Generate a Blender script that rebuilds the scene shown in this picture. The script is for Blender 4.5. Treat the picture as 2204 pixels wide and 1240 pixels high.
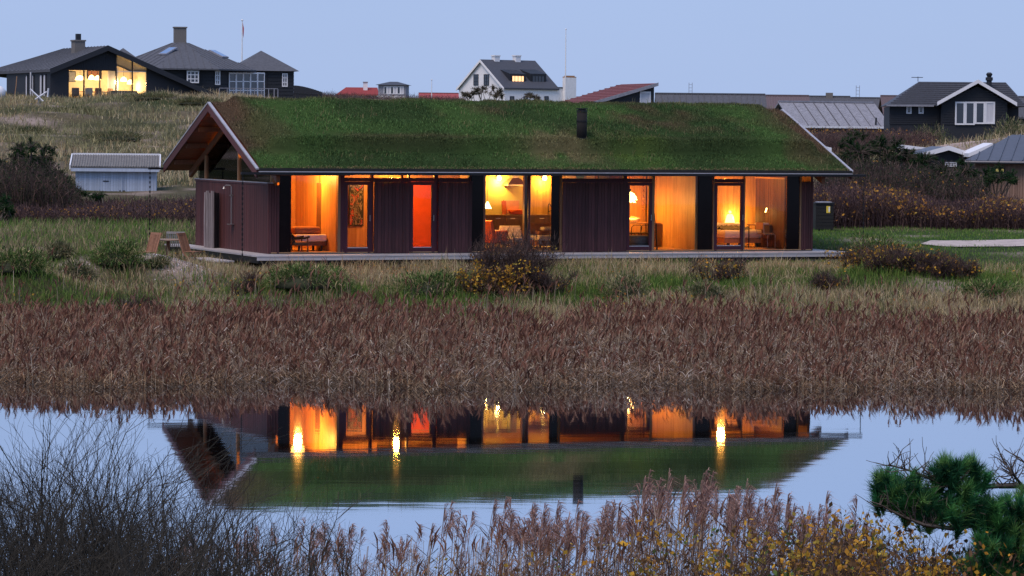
import bpy, math, random
import numpy as np
from mathutils import Matrix, Vector
for _o in list(bpy.data.objects): bpy.data.objects.remove(_o)
SC = bpy.context.scene; COL = SC.collection
R = math.radians; PI = math.pi
random.seed(7); RNG = np.random.default_rng(7)

# ------------------------------------------------------------------ camera
FPX, PIT, ROL, YAW = 6894.26, 0.049074, 0.009385, 0.393332      # focal length in pixels of a 2204 px wide frame
CAMZ = 5.481                                                  # metres above the pond
_r0, _u0, _f0 = Vector((1,0,0)), Vector((0,math.sin(PIT),math.cos(PIT))), Vector((0,math.cos(PIT),-math.sin(PIT)))
_cr = _r0*math.cos(ROL)+_u0*math.sin(ROL); _cu = _u0*math.cos(ROL)-_r0*math.sin(ROL)
_cam = bpy.data.cameras.new('camera'); CAM = bpy.data.objects.new('camera', _cam); COL.objects.link(CAM)
_cam.sensor_width = 36.0; _cam.lens = FPX/2204*36.0; _cam.clip_start = 0.5; _cam.clip_end = 9000
_m = Matrix((( _cr.x,_cu.x,-_f0.x,0.0),(_cr.y,_cu.y,-_f0.y,0.0),(_cr.z,_cu.z,-_f0.z,CAMZ),(0,0,0,1)))
CAM.matrix_world = _m; SC.camera = CAM

# ------------------------------------------------------------------ sky, sun, exposure
SUN_EL, SUN_AZ = R(58), R(215)        # just the last soft glow, behind the camera
W = bpy.data.worlds.new('World'); SC.world = W; W.use_nodes = True
_n = W.node_tree.nodes; _l = W.node_tree.links
for x in list(_n): _n.remove(x)
_sky = _n.new('ShaderNodeTexSky'); _sky.sky_type = 'NISHITA'; _sky.sun_disc = False
_sky.sun_elevation = SUN_EL; _sky.sun_rotation = SUN_AZ; _sky.air_density = 1.0; _sky.dust_density = 1.0; _sky.ozone_density = 3.0
_tc = _n.new('ShaderNodeTexCoord'); _sx = _n.new('ShaderNodeSeparateXYZ'); _l.new(_tc.outputs['Generated'], _sx.inputs[0])
_rp = _n.new('ShaderNodeValToRGB'); _l.new(_sx.outputs['Z'], _rp.inputs[0])
_rp.color_ramp.elements[0].position = 0.0; _rp.color_ramp.elements[0].color = (4.1,5.4,8.5,1)
_rp.color_ramp.elements[1].position = 0.35; _rp.color_ramp.elements[1].color = (3.2,4.75,8.5,1)
_mx = _n.new('ShaderNodeMix'); _mx.data_type = 'RGBA'; _mx.inputs['Factor'].default_value = 0.9
_cm = _n.new('ShaderNodeMapping'); _cm.inputs['Scale'].default_value = (2.0,2.0,9.0); _l.new(_tc.outputs['Generated'], _cm.inputs[0])
_cn = _n.new('ShaderNodeTexNoise'); _cn.inputs['Scale'].default_value = 1.6; _cn.inputs['Detail'].default_value = 4.0; _l.new(_cm.outputs[0], _cn.inputs['Vector'])
_cr_ = _n.new('ShaderNodeMapRange'); _cr_.inputs[3].default_value = 0.93; _cr_.inputs[4].default_value = 1.07; _l.new(_cn.outputs[0], _cr_.inputs[0])      # faint veil of high cloud
_cs = _n.new('ShaderNodeVectorMath'); _cs.operation = 'SCALE'; _l.new(_rp.outputs[0], _cs.inputs[0]); _l.new(_cr_.outputs[0], _cs.inputs['Scale'])
_l.new(_sky.outputs[0], _mx.inputs['A']); _l.new(_cs.outputs[0], _mx.inputs['B'])
_bg = _n.new('ShaderNodeBackground'); _bg.inputs['Strength'].default_value = 0.1
_l.new(_mx.outputs['Result'], _bg.inputs['Color'])
_wo = _n.new('ShaderNodeOutputWorld'); _l.new(_bg.outputs[0], _wo.inputs[0])
_sl = bpy.data.lights.new('sun', 'SUN'); _sl.energy = 2.6; _sl.angle = R(35); _sl.color = (1.0,0.82,0.7)
_so = bpy.data.objects.new('sun', _sl); COL.objects.link(_so)
_sd = Vector((math.sin(SUN_AZ)*math.cos(SUN_EL), math.cos(SUN_AZ)*math.cos(SUN_EL), math.sin(SUN_EL)))
_so.rotation_euler = _sd.to_track_quat('Z','Y').to_euler()
SC.view_settings.view_transform = 'Standard'; SC.view_settings.look = 'None'
SC.view_settings.exposure = 0.0; SC.view_settings.gamma = 1.0; SC.view_settings.use_curve_mapping = False
SC.render.engine = 'CYCLES'
SC.cycles.max_bounces = 8; SC.cycles.diffuse_bounces = 4; SC.cycles.glossy_bounces = 4; SC.cycles.transparent_max_bounces = 16
SC.cycles.transmission_bounces = 4; SC.cycles.sample_clamp_indirect = 6.0; SC.cycles.caustics_reflective = False; SC.cycles.caustics_refractive = False
SC.cycles.use_denoising = True; SC.cycles.denoiser = 'OPENIMAGEDENOISE'; SC.cycles.denoising_input_passes = 'RGB_ALBEDO_NORMAL'; SC.cycles.denoising_prefilter = 'NONE'

# ------------------------------------------------------------------ pixels to places
CAMP = Vector((0,0,CAMZ))
def ray(px, py):
    return _f0*FPX + _cr*(px-1102) - _cu*(py-620)
def P(px, py, D):                      # the point seen at a pixel of the photograph, D metres ahead
    d = ray(px, py); return CAMP + d*(D/d.y)
class Frame:                           # a local frame: x along a facade, y into the building, z up
    def __init__(s, o, rz):
        s.o = Vector(o); s.rz = rz; s.c, s.s = math.cos(rz), math.sin(rz)
    def w(s, X, Y, Z=0.0):
        return Vector((s.o.x+X*s.c-Y*s.s, s.o.y+X*s.s+Y*s.c, s.o.z+Z))
    def loc(s, v):
        d = Vector(v)-s.o; return Vector((d.x*s.c+d.y*s.s, -d.x*s.s+d.y*s.c, d.z))
    def hit(s, px, py, axis, val):
        a = s.loc(CAMP); b = s.loc(CAMP+ray(px,py))-a
        return a + b*((val-a[axis])/b[axis])
    def aty(s, px, py, Y): h = s.hit(px,py,1,Y); return h.x, h.z
    def atx(s, px, py, X): h = s.hit(px,py,0,X); return h.y, h.z
    def X(s, px, Y, py=450): return s.aty(px,py,Y)[0]
    def Z(s, px, py, Y): return s.aty(px,py,Y)[1]

# ------------------------------------------------------------------ mesh and object helpers
class MB:
    def __init__(s): s.v = []; s.f = []
    def add(s, vs, fs):
        n = len(s.v); s.v += [tuple(v) for v in vs]; s.f += [tuple(i+n for i in f) for f in fs]; return s
    def box(s, x0, x1, y0, y1, z0, z1):
        return s.add([(x0,y0,z0),(x1,y0,z0),(x1,y1,z0),(x0,y1,z0),(x0,y0,z1),(x1,y0,z1),(x1,y1,z1),(x0,y1,z1)],
                     [(0,3,2,1),(4,5,6,7),(0,1,5,4),(1,2,6,5),(2,3,7,6),(3,0,4,7)])
    def hexa(s, p): return s.add(p, [(0,3,2,1),(4,5,6,7),(0,1,5,4),(1,2,6,5),(2,3,7,6),(3,0,4,7)])
    def poly(s, pts): return s.add(pts, [tuple(range(len(pts)))])
    def prism(s, pts, off):            # a closed polygon pushed along off
        n = len(pts); off = Vector(off); q = [Vector(p) for p in pts]; q2 = [p+off for p in q]
        return s.add(q+q2, [tuple(range(n-1,-1,-1)), tuple(range(n,2*n))]+[(i,(i+1)%n,(i+1)%n+n,i+n) for i in range(n)])
    def tube(s, p0, p1, r0, r1=None, n=6, caps=True):
        return s.path([p0,p1],[r0, r0 if r1 is None else r1], n, caps)
    def path(s, pts, rs, n=6, caps=True):
        pts = [Vector(p) for p in pts]
        if not hasattr(rs,'__len__'): rs = [rs]*len(pts)
        vs = []; fs = []
        for i, p in enumerate(pts):
            t = (pts[min(i+1,len(pts)-1)]-pts[max(i-1,0)]).normalized()
            a = t.cross(Vector((0.3,0.1,1)) if abs(t.z) < 0.95 else Vector((1,0,0))).normalized(); b = t.cross(a)
            for k in range(n):
                an = 2*PI*k/n; vs.append(p+(a*math.cos(an)+b*math.sin(an))*rs[i])
        for i in range(len(pts)-1):
            for k in range(n): fs.append((i*n+k,i*n+(k+1)%n,(i+1)*n+(k+1)%n,(i+1)*n+k))
        if caps: fs.append(tuple(range(n-1,-1,-1))); fs.append(tuple(range((len(pts)-1)*n,len(pts)*n)))
        return s.add(vs, fs)
    def lathe(s, prof, c=(0,0,0), n=16):
        vs = []; fs = []; m = len(prof)
        for r, z in prof:
            for k in range(n):
                an = 2*PI*k/n; vs.append((c[0]+r*math.cos(an), c[1]+r*math.sin(an), c[2]+z))
        for i in range(m-1):
            for k in range(n): fs.append((i*n+k,i*n+(k+1)%n,(i+1)*n+(k+1)%n,(i+1)*n+k))
        fs.append(tuple(range(n-1,-1,-1))); fs.append(tuple(range((m-1)*n,m*n)))
        return s.add(vs, fs)
    def ball(s, c, r, n=14, m=8, sz=1.0):
        return s.lathe([(max(r*math.sin(PI*i/m),1e-3), -r*sz*math.cos(PI*i/m)) for i in range(m+1)], c, n)
    def soft(s, x0, x1, y0, y1, z0, z1, b):   # a box with rounded edges (cushions, mattresses)
        n = 5; vs = []; fs = []
        import itertools
        P_ = []
        cx,cy,cz = (x0+x1)/2,(y0+y1)/2,(z0+z1)/2; hx,hy,hz = (x1-x0)/2,(y1-y0)/2,(z1-z0)/2
        for i in range(9):
            t = -PI/2+PI*i/8; rr = math.cos(t); zz = math.sin(t)
            for k in range(24):
                a = 2*PI*(k+0.5)/24; ca, sa = math.cos(a)*rr, math.sin(a)*rr
                P_.append((cx+math.copysign(hx-b,ca)+b*ca, cy+math.copysign(hy-b,sa)+b*sa, cz+(math.copysign(hz-b,zz) if abs(zz)>1e-6 else 0)+b*zz))
        for i in range(8):
            for k in range(24): fs.append((i*24+k,i*24+(k+1)%24,(i+1)*24+(k+1)%24,(i+1)*24+k))
        fs.append(tuple(range(23,-1,-1))); fs.append(tuple(range(8*24,9*24)))
        return s.add(P_, fs)
    def mesh(s, name, m=None, smooth=False):
        me = bpy.data.meshes.new(name); me.from_pydata(s.v, [], s.f); me.update()
        if m: me.materials.append(m)
        if smooth: me.polygons.foreach_set('use_smooth', [True]*len(me.polygons))
        return me
    def build(s, name, m, parent=None, smooth=False, loc=None):
        return link(name, s.mesh(name, m, smooth), parent, loc)
def link(name, data, parent=None, loc=None, rz=0.0):
    o = bpy.data.objects.new(name, data); COL.objects.link(o)
    if parent is not None: o.parent = parent
    if loc is not None: o.location = loc
    if rz: o.rotation_euler = (0,0,rz)
    return o
def tag(o, label=None, cat=None, group=None, kind=None):
    if label: o['label'] = label
    if cat:
        o['category'] = cat
        if not kind: o['kind'] = 'thing'
    if group: o['group'] = group
    if kind: o['kind'] = kind
    return o
def thing(name, label, cat, loc=(0,0,0), rz=0.0, group=None):
    o = link(name, None, None, loc, rz); o.empty_display_size = 0.2
    return tag(o, label, cat, group)
def BX(name, m, parent, *b): return MB().box(*b).build(name, m, parent)
def copy_tree(o, parent=None):
    c = o.copy(); COL.objects.link(c); c.parent = parent
    for ch in o.children: copy_tree(ch, c)
    return c
def fast_mesh(name, V, T, m, col=None, smooth=False):     # big triangle meshes from numpy arrays
    V = np.ascontiguousarray(V, np.float32); T = np.ascontiguousarray(T, np.int32)
    me = bpy.data.meshes.new(name); me.vertices.add(len(V)); me.vertices.foreach_set('co', V.ravel())
    me.loops.add(T.size); me.loops.foreach_set('vertex_index', T.ravel())
    me.polygons.add(len(T)); me.polygons.foreach_set('loop_start', np.arange(0, T.size, 3, dtype=np.int32))
    me.polygons.foreach_set('loop_total', np.full(len(T), 3, np.int32))
    if smooth: me.polygons.foreach_set('use_smooth', np.ones(len(T), bool))
    me.update(calc_edges=True)
    if col is not None:
        a = me.color_attributes.new('Col', 'FLOAT_COLOR', 'POINT')
        c4 = np.ones((len(V),4), np.float32); c4[:,:3] = col; a.data.foreach_set('color', c4.ravel())
    me.materials.append(m); return me

# ------------------------------------------------------------------ materials
def nmat(name):
    m = bpy.data.materials.new(name); m.use_nodes = True; nt = m.node_tree
    return m, nt, nt.nodes['Principled BSDF']
def N(nt, t, **kw):
    n = nt.nodes.new(t)
    for k, v in kw.items():
        if k.startswith('_'): setattr(n, k[1:], v)
        else: n.inputs[k].default_value = v
    return n
def coords(nt, scale=(1,1,1)):
    t = nt.nodes.new('ShaderNodeTexCoord'); mp = nt.nodes.new('ShaderNodeMapping'); mp.inputs['Scale'].default_value = scale
    nt.links.new(t.outputs['Object'], mp.inputs[0]); return mp
def paint(name, col, rough=0.6, var=0.25, scale=6.0, stretch=(1,1,1), bump=0.15, metal=0.0, rnd=0.0, spec=0.3):
    """plain surface with uneven tone, streaks, fine relief and a little per-piece difference"""
    m, nt, b = nmat(name); L = nt.links.new
    mp = coords(nt, stretch)
    n1 = N(nt,'ShaderNodeTexNoise', Scale=scale, Detail=6.0, Roughness=0.65); L(mp.outputs[0], n1.inputs['Vector'])
    mr = N(nt,'ShaderNodeMapRange'); mr.inputs[1].default_value = 0.25; mr.inputs[2].default_value = 0.75
    mr.inputs[3].default_value = 1-var; mr.inputs[4].default_value = 1+var; L(n1.outputs[0], mr.inputs[0])
    last = mr.outputs[0]
    if rnd:
        oi = N(nt,'ShaderNodeObjectInfo'); m2 = N(nt,'ShaderNodeMapRange'); m2.inputs[3].default_value = 1-rnd; m2.inputs[4].default_value = 1+rnd
        L(oi.outputs['Random'], m2.inputs[0]); mu = N(nt,'ShaderNodeMath',_operation='MULTIPLY'); L(last, mu.inputs[0]); L(m2.outputs[0], mu.inputs[1]); last = mu.outputs[0]
    vm = N(nt,'ShaderNodeVectorMath',_operation='SCALE'); vm.inputs[0].default_value = col; L(last, vm.inputs['Scale'])
    L(vm.outputs[0], b.inputs['Base Color'])
    b.inputs['Roughness'].default_value = rough; b.inputs['Metallic'].default_value = metal; b.inputs['Specular IOR Level'].default_value = spec
    if bump:
        bp = N(nt,'ShaderNodeBump', Strength=bump, Distance=0.01); L(n1.outputs[0], bp.inputs['Height']); L(bp.outputs[0], b.inputs['Normal'])
    return m
def wood(name, col, dark, rough=0.55, grain=(14,14,0.9), knots=0.35, rnd=0.2):
    m, nt, b = nmat(name); L = nt.links.new
    t = nt.nodes.new('ShaderNodeTexCoord'); oi = N(nt,'ShaderNodeObjectInfo')
    off = N(nt,'ShaderNodeVectorMath',_operation='SCALE'); off.inputs[0].default_value = (7.3,3.1,11.7); L(oi.outputs['Random'], off.inputs['Scale'])
    ad = N(nt,'ShaderNodeVectorMath',_operation='ADD'); L(t.outputs['Object'], ad.inputs[0]); L(off.outputs[0], ad.inputs[1])
    mp = N(nt,'ShaderNodeMapping'); mp.inputs['Scale'].default_value = grain; L(ad.outputs[0], mp.inputs[0])
    n1 = N(nt,'ShaderNodeTexNoise', Scale=1.6, Detail=6.0, Roughness=0.6, Distortion=0.6); L(mp.outputs[0], n1.inputs['Vector'])
    mp2 = N(nt,'ShaderNodeMapping'); mp2.inputs['Scale'].default_value = (5.5,5.5,1.9); L(ad.outputs[0], mp2.inputs[0])
    vo = N(nt,'ShaderNodeTexVoronoi', Scale=1.0); L(mp2.outputs[0], vo.inputs['Vector'])
    kr = N(nt,'ShaderNodeMapRange'); kr.inputs[1].default_value = 0.06; kr.inputs[2].default_value = 0.2; kr.inputs[3].default_value = knots; kr.inputs[4].default_value = 0.0; L(vo.outputs['Distance'], kr.inputs[0])
    ra = N(nt,'ShaderNodeMapRange'); ra.inputs[1].default_value = 0.35; ra.inputs[2].default_value = 0.7; ra.inputs[3].default_value = 0.0; ra.inputs[4].default_value = 0.75; L(n1.outputs[0], ra.inputs[0])
    mxx = N(nt,'ShaderNodeMath',_operation='MAXIMUM'); L(kr.outputs[0], mxx.inputs[0]); L(ra.outputs[0], mxx.inputs[1])
    mx = N(nt,'ShaderNodeMix',_data_type='RGBA'); mx.inputs['A'].default_value = (*col,1); mx.inputs['B'].default_value = (*dark,1); L(mxx.outputs[0], mx.inputs['Factor'])
    m2 = N(nt,'ShaderNodeMapRange'); m2.inputs[3].default_value = 1-rnd; m2.inputs[4].default_value = 1+rnd; L(oi.outputs['Random'], m2.inputs[0])
    vm = N(nt,'ShaderNodeVectorMath',_operation='SCALE'); L(mx.outputs['Result'], vm.inputs[0]); L(m2.outputs[0], vm.inputs['Scale'])
    L(vm.outputs[0], b.inputs['Base Color']); b.inputs['Roughness'].default_value = rough; b.inputs['Specular IOR Level'].default_value = 0.3
    bp = N(nt,'ShaderNodeBump', Strength=0.2, Distance=0.006); L(n1.outputs[0], bp.inputs['Height']); L(bp.outputs[0], b.inputs['Normal'])
    return m
def emit(name, col, strength):
    m, nt, b = nmat(name); b.inputs['Base Color'].default_value = (*col,1); b.inputs['Emission Color'].default_value = (*col,1)
    b.inputs['Emission Strength'].default_value = strength; m.cycles.emission_sampling = 'NONE'; return m
def glass(name, tint=(0.95,0.97,1.0), ior=1.3, rough=0.02):
    m = bpy.data.materials.new(name); m.use_nodes = True; nt = m.node_tree; nt.nodes.clear(); L = nt.links.new
    o = N(nt,'ShaderNodeOutputMaterial'); mx = N(nt,'ShaderNodeMixShader'); tr = N(nt,'ShaderNodeBsdfTransparent'); tr.inputs[0].default_value = (*tint,1)
    gl = N(nt,'ShaderNodeBsdfGlossy', Roughness=rough); fr = N(nt,'ShaderNodeFresnel', IOR=ior)
    L(fr.outputs[0], mx.inputs[0]); L(tr.outputs[0], mx.inputs[1]); L(gl.outputs[0], mx.inputs[2]); L(mx.outputs[0], o.inputs[0]); return m
def leafy(name, trans=0.25, rough=0.8):                       # plant tissue coloured leaf by leaf
    m = bpy.data.materials.new(name); m.use_nodes = True; nt = m.node_tree; nt.nodes.clear(); L = nt.links.new
    o = N(nt,'ShaderNodeOutputMaterial'); a = N(nt,'ShaderNodeAttribute',_attribute_name='Col'); d = N(nt,'ShaderNodeBsdfDiffuse'); t = N(nt,'ShaderNodeBsdfTranslucent')
    mx = N(nt,'ShaderNodeMixShader'); mx.inputs[0].default_value = trans
    L(a.outputs['Color'], d.inputs[0]); L(a.outputs['Color'], t.inputs[0]); L(d.outputs[0], mx.inputs[1]); L(t.outputs[0], mx.inputs[2]); L(mx.outputs[0], o.inputs[0]); return m
M = {}
M['clad'] = wood('stained_cladding', (0.1,0.036,0.037), (0.034,0.014,0.016), 0.6, (18,18,0.8), 0.55, 0.28)
M['clad2'] = wood('stained_slats', (0.105,0.034,0.031), (0.055,0.02,0.02), 0.6, (18,18,0.8), 0.4, 0.22)
M['frame'] = paint('plum_frame', (0.075,0.018,0.028), 0.45, 0.2, 5, (3,3,0.5), 0.05)
M['post'] = wood('larch_post', (0.36,0.2,0.1), (0.22,0.11,0.055), 0.55)
M['pine'] = wood('pine_lining', (0.62,0.33,0.12), (0.38,0.17,0.055), 0.5, (10,10,0.6), 0.7, 0.1)
M['pine_floor'] = wood('pine_floor', (0.6,0.36,0.18), (0.4,0.2,0.09), 0.35, (0.8,12,12), 0.3, 0.12)
M['brown_slat'] = wood('brown_slat', (0.17,0.08,0.04), (0.09,0.04,0.02), 0.5)
M['redpanel'] = paint('red_wall', (0.8,0.13,0.03), 0.6, 0.12, 3, (1,1,1), 0.05)
M['dark'] = paint('dark_metal', (0.012,0.012,0.014), 0.45, 0.25, 9)
M['darkpanel'] = paint('dark_gloss', (0.012,0.008,0.009), 0.1, 0.2, 4, (1,1,1), 0.0, 0.0, 0.0, 0.14)
M['zinc'] = paint('zinc_edge', (0.45,0.43,0.45), 0.4, 0.2, 7, (1,1,1), 0.05, 0.35)
M['deck'] = wood('weathered_deck', (0.46,0.43,0.43), (0.3,0.28,0.29), 0.6, (0.8,16,16), 0.15, 0.15)
M['soffit'] = wood('soffit_board', (0.2,0.065,0.035), (0.11,0.035,0.02), 0.55, (0.8,14,14), 0.4, 0.15)
M['rafter'] = wood('rafter_wood',(0.2,0.085,0.045),(0.11,0.045,0.025),0.55)
M['dark_slat'] = wood('dark_slat',(0.11,0.048,0.022),(0.055,0.024,0.012),0.6,(10,10,0.6),0.0,0.3)
M['glass'] = glass('window_glass')
M['white'] = paint('white_paint', (0.75,0.75,0.76), 0.5, 0.1, 4, (1,1,1), 0.05)
M['cloth_white'] = paint('pale_cloth', (0.72,0.66,0.58), 0.9, 0.12, 9)
M['cloth_brown'] = paint('brown_cloth', (0.28,0.12,0.06), 0.9, 0.25, 12)
M['cloth_grey'] = paint('grey_cloth', (0.14,0.13,0.11), 0.95, 0.25, 20)
M['cloth_red'] = paint('rust_cloth', (0.5,0.11,0.05), 0.9, 0.2, 14)
M['steel'] = paint('brushed_steel', (0.45,0.43,0.4), 0.3, 0.15, 12, (1,1,1), 0.02, 0.9)
M['black'] = paint('black_lacquer', (0.02,0.018,0.016), 0.4, 0.2, 8)
M['lamp'] = emit('lit_shade', (1.0,0.62,0.2), 9.0)
M['globe'] = emit('lit_globe', (1.0,0.6,0.14), 5.0)
M['veg'] = leafy('plant_tissue'); M['bark'] = leafy('bark_tissue', 0.0)
def lampl(name, loc, power, parent=None, col=(1.0,0.42,0.08), r=0.08):
    l = bpy.data.lights.new(name, 'POINT'); l.energy = power; l.color = col; l.shadow_soft_size = r
    return link(name, l, parent, loc)

# ================================================================== the land and the pond
_dx, _dy = 29.2443, 90.1565
HF = Frame((_dx*math.cos(YAW)-_dy*math.sin(YAW), _dx*math.sin(YAW)+_dy*math.cos(YAW), 1.7257), YAW)   # house frame: front left deck corner
def vnoise(x, y, s, seed=0):           # smooth value noise, about -1..1
    x = np.asarray(x,float)/s+seed*17.3; y = np.asarray(y,float)/s+seed*9.1
    xi = np.floor(x); yi = np.floor(y); fx = x-xi; fy = y-yi
    fx = fx*fx*(3-2*fx); fy = fy*fy*(3-2*fy)
    def h(a,b): t = np.sin(a*127.1+b*311.7+seed*74.7)*43758.5453; return t-np.floor(t)
    return ((h(xi,yi)*(1-fx)+h(xi+1,yi)*fx)*(1-fy)+(h(xi,yi+1)*(1-fx)+h(xi+1,yi+1)*fx)*fy)*2-1
_TD = np.array([-200,0,12,20,28,33,36,39,71,76,80,86,91,97,108,118,128,140,160,182,205,250,330,420,700,1500,6000.])
_TU = np.array([-0.6,-0.2,-0.1,0.0,0.1,0.2,0.6])
_Z0 = [4.2,3.9,2.5,1.2,0.45,0.0,-0.35,-0.8,-0.8,-0.25,0.05,0.5,1.05,1.35,1.85,2.02]
_far = {  # 128,140,160,182,205,250,330,420,700,1500,6000
 -0.6:[2.6,3.2,4.6,6.0,7.3,7.9,8.5,8.5,8,7,4], -0.2:[2.5,3.0,4.5,6.2,7.35,7.8,8.5,8.5,8,7,4], -0.1:[2.5,3.0,4.5,6.2,7.35,7.9,9.0,8.7,8,7,4],
 0.0:[2.3,2.5,3.2,4.2,5.0,6.2,8.6,8.6,8,7,4], 0.1:[2.2,2.3,2.9,4.4,5.1,5.8,6.5,7.5,8,7,4], 0.2:[2.2,2.4,3.8,5.75,5.9,6.2,6.5,7,8,7,4], 0.6:[2.2,2.6,4.2,6.2,6.4,6.4,6.5,7,8,7,4]}
_TZ = np.array([_Z0+_far[u] for u in _TU])          # [u][D]
BUMPS = []                                           # (x, y, radius, height)
for px,py,D,r,h in [(215,560,92,1.5,0.55),(30,600,88,1.7,0.85),(130,545,93,1.2,0.35),(660,610,88.5,1.6,0.45),(390,590,92,1.3,0.4),(330,575,92.5,0.8,0.25),
                    (1020,620,90,1.6,0.4),(1950,600,93,2.2,0.5),(1880,520,104,2.0,0.3),(2150,300,172,6,0.8),(1960,300,178,6,0.1),(380,235,190,5,0.7),(60,290,180,6,0.5)]:
    q = P(px,py,D); BUMPS.append((q.x,q.y,r,h))
def ground(x, y):
    x = np.asarray(x,float); y = np.asarray(y,float)
    u = np.clip(x/np.maximum(y,70.0), -0.6, 0.6)
    rows = np.array([np.interp(y, _TD, _TZ[i]) for i in range(len(_TU))])
    k = np.clip(np.searchsorted(_TU, u)-1, 0, len(_TU)-2); t = (u-_TU[k])/(_TU[k+1]-_TU[k]); t = t*t*(3-2*t)
    idx = np.arange(x.size).reshape(x.shape) if x.ndim else None
    r2 = rows.reshape(len(_TU),-1); kf = np.ravel(k); n = np.arange(kf.size)
    z = (r2[kf,n]*(1-np.ravel(t))+r2[kf+1,n]*np.ravel(t)).reshape(x.shape)
    amp = np.interp(y, [0,30,70,84,95,125,150,210,400], [0.1,0.08,0.05,0.10,0.10,0.12,0.45,0.35,0.5])
    z = z + amp*(0.6*vnoise(x,y,5.5,1)+0.4*vnoise(x,y,1.9,2))
    z = z + np.interp(y,[30,36,70,77],[0,1,1,0])*np.interp(np.abs(x),[26,40],[0,1.4])
    for bx,by,r,h in BUMPS: z = z+h*np.exp(-((x-bx)**2+(y-by)**2)/(r*r))
    # the plot under and round the house is level
    lx = (x-HF.o.x)*HF.c+(y-HF.o.y)*HF.s; ly = -(x-HF.o.x)*HF.s+(y-HF.o.y)*HF.c
    d = np.maximum(np.maximum(-0.2-lx, lx-20.0), np.maximum(0.25-ly, ly-9.6)); f = np.clip(1-d/1.6,0,1); f = f*f*(3-2*f)
    return z*(1-f)+np.minimum(z,1.33)*f
def gz(x, y): return float(ground(np.array([x]),np.array([y]))[0])
def G(px, D, py=500):                  # the ground point in the direction of a pixel column, D metres ahead
    q = P(px,py,D); return Vector((q.x,q.y,gz(q.x,q.y)))
SAND = [(P(2085,298,176),3.2,1.0),(P(2020,310,168),2.2,0.6),(P(390,585,92.3),1.3,0.9),(P(325,570,92.5),1.0,0.7),(P(165,590,91),0.9,0.5),(P(2130,290,180),2.5,0.7)]
def ground_colour(x, y):
    n1 = vnoise(x,y,6.5,3); n2 = vnoise(x,y,2.1,4); n3 = vnoise(x,y,0.6,5)
    g = np.array([0.060,0.085,0.030]); s = np.array([0.20,0.165,0.095]); b = np.array([0.085,0.060,0.045]); sand = np.array([0.42,0.33,0.29])
    a = np.clip(0.5+0.55*n1+0.45*n2,0,1)[:,None]
    c = g*(1-a)+s*a
    lawn = np.clip(1-np.abs(y-110)/9,0,1)*np.clip((x-4)/4,0,1); c = c*(1-lawn[:,None])+np.array([0.055,0.12,0.03])*lawn[:,None]
    marsh = np.interp(y,[66,70,84,90],[0,1,1,0])[:,None]; c = c*(1-marsh)+b*marsh
    near = np.interp(y,[40,44],[1,0])[:,None]; c = c*(1-near)+np.array([0.06,0.05,0.035])*near
    for q,r,k in SAND:
        m = np.clip(k*1.4*np.exp(-((x-q.x)**2+(y-q.y)**2)/(r*r))+0.25*n2-0.1,0,1)[:,None]; c = c*(1-m)+sand*m
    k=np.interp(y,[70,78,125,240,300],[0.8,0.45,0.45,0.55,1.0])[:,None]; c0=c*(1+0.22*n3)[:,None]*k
    for q,r,kk in SAND:
        m=np.clip(kk*1.4*np.exp(-((x-q.x)**2+(y-q.y)**2)/(r*r))+0.25*n2-0.1,0,1)[:,None]; c0=c0*(1-m)+sand*m
    return c0
def terrain():
    ys = np.concatenate([np.arange(-30,30,1.5),np.arange(30,132,0.45),np.arange(132,220,1.0),np.geomspace(220,6000,60)])
    t = np.linspace(-1,1,281); s = np.sign(t)*np.abs(t)**1.6
    Yg,Sg = np.meshgrid(ys,s,indexing='ij'); Xg = Sg*(55+0.75*np.maximum(Yg,0))
    x,y = Xg.ravel(),Yg.ravel(); z = ground(x,y); ny,nx = Yg.shape
    i = np.arange(ny*nx).reshape(ny,nx); a,b,c,d = i[:-1,:-1].ravel(),i[:-1,1:].ravel(),i[1:,1:].ravel(),i[1:,:-1].ravel()
    T = np.concatenate([np.stack([a,b,c],1),np.stack([a,c,d],1)])
    m, nt, bs = nmat('dune_soil'); L = nt.links.new
    at = N(nt,'ShaderNodeAttribute',_attribute_name='Col'); mp = coords(nt)
    nn = N(nt,'ShaderNodeTexNoise', Scale=3.0, Detail=8.0, Roughness=0.7); L(mp.outputs[0], nn.inputs['Vector'])
    mr = N(nt,'ShaderNodeMapRange'); mr.inputs[1].default_value=0.25; mr.inputs[2].default_value=0.75; mr.inputs[3].default_value=0.6; mr.inputs[4].default_value=1.4; L(nn.outputs[0],mr.inputs[0])
    vm = N(nt,'ShaderNodeVectorMath',_operation='SCALE'); L(at.outputs['Color'],vm.inputs[0]); L(mr.outputs[0],vm.inputs['Scale']); L(vm.outputs[0],bs.inputs['Base Color'])
    bs.inputs['Roughness'].default_value=0.95; bs.inputs['Specular IOR Level'].default_value=0.1
    bp = N(nt,'ShaderNodeBump',Strength=0.6,Distance=0.08); L(nn.outputs[0],bp.inputs['Height']); L(bp.outputs[0],bs.inputs['Normal'])
    o = link('ground', fast_mesh('ground',np.stack([x,y,z],1),T,m,ground_colour(x,y),True)); tag(o,kind='structure')
terrain()
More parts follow.
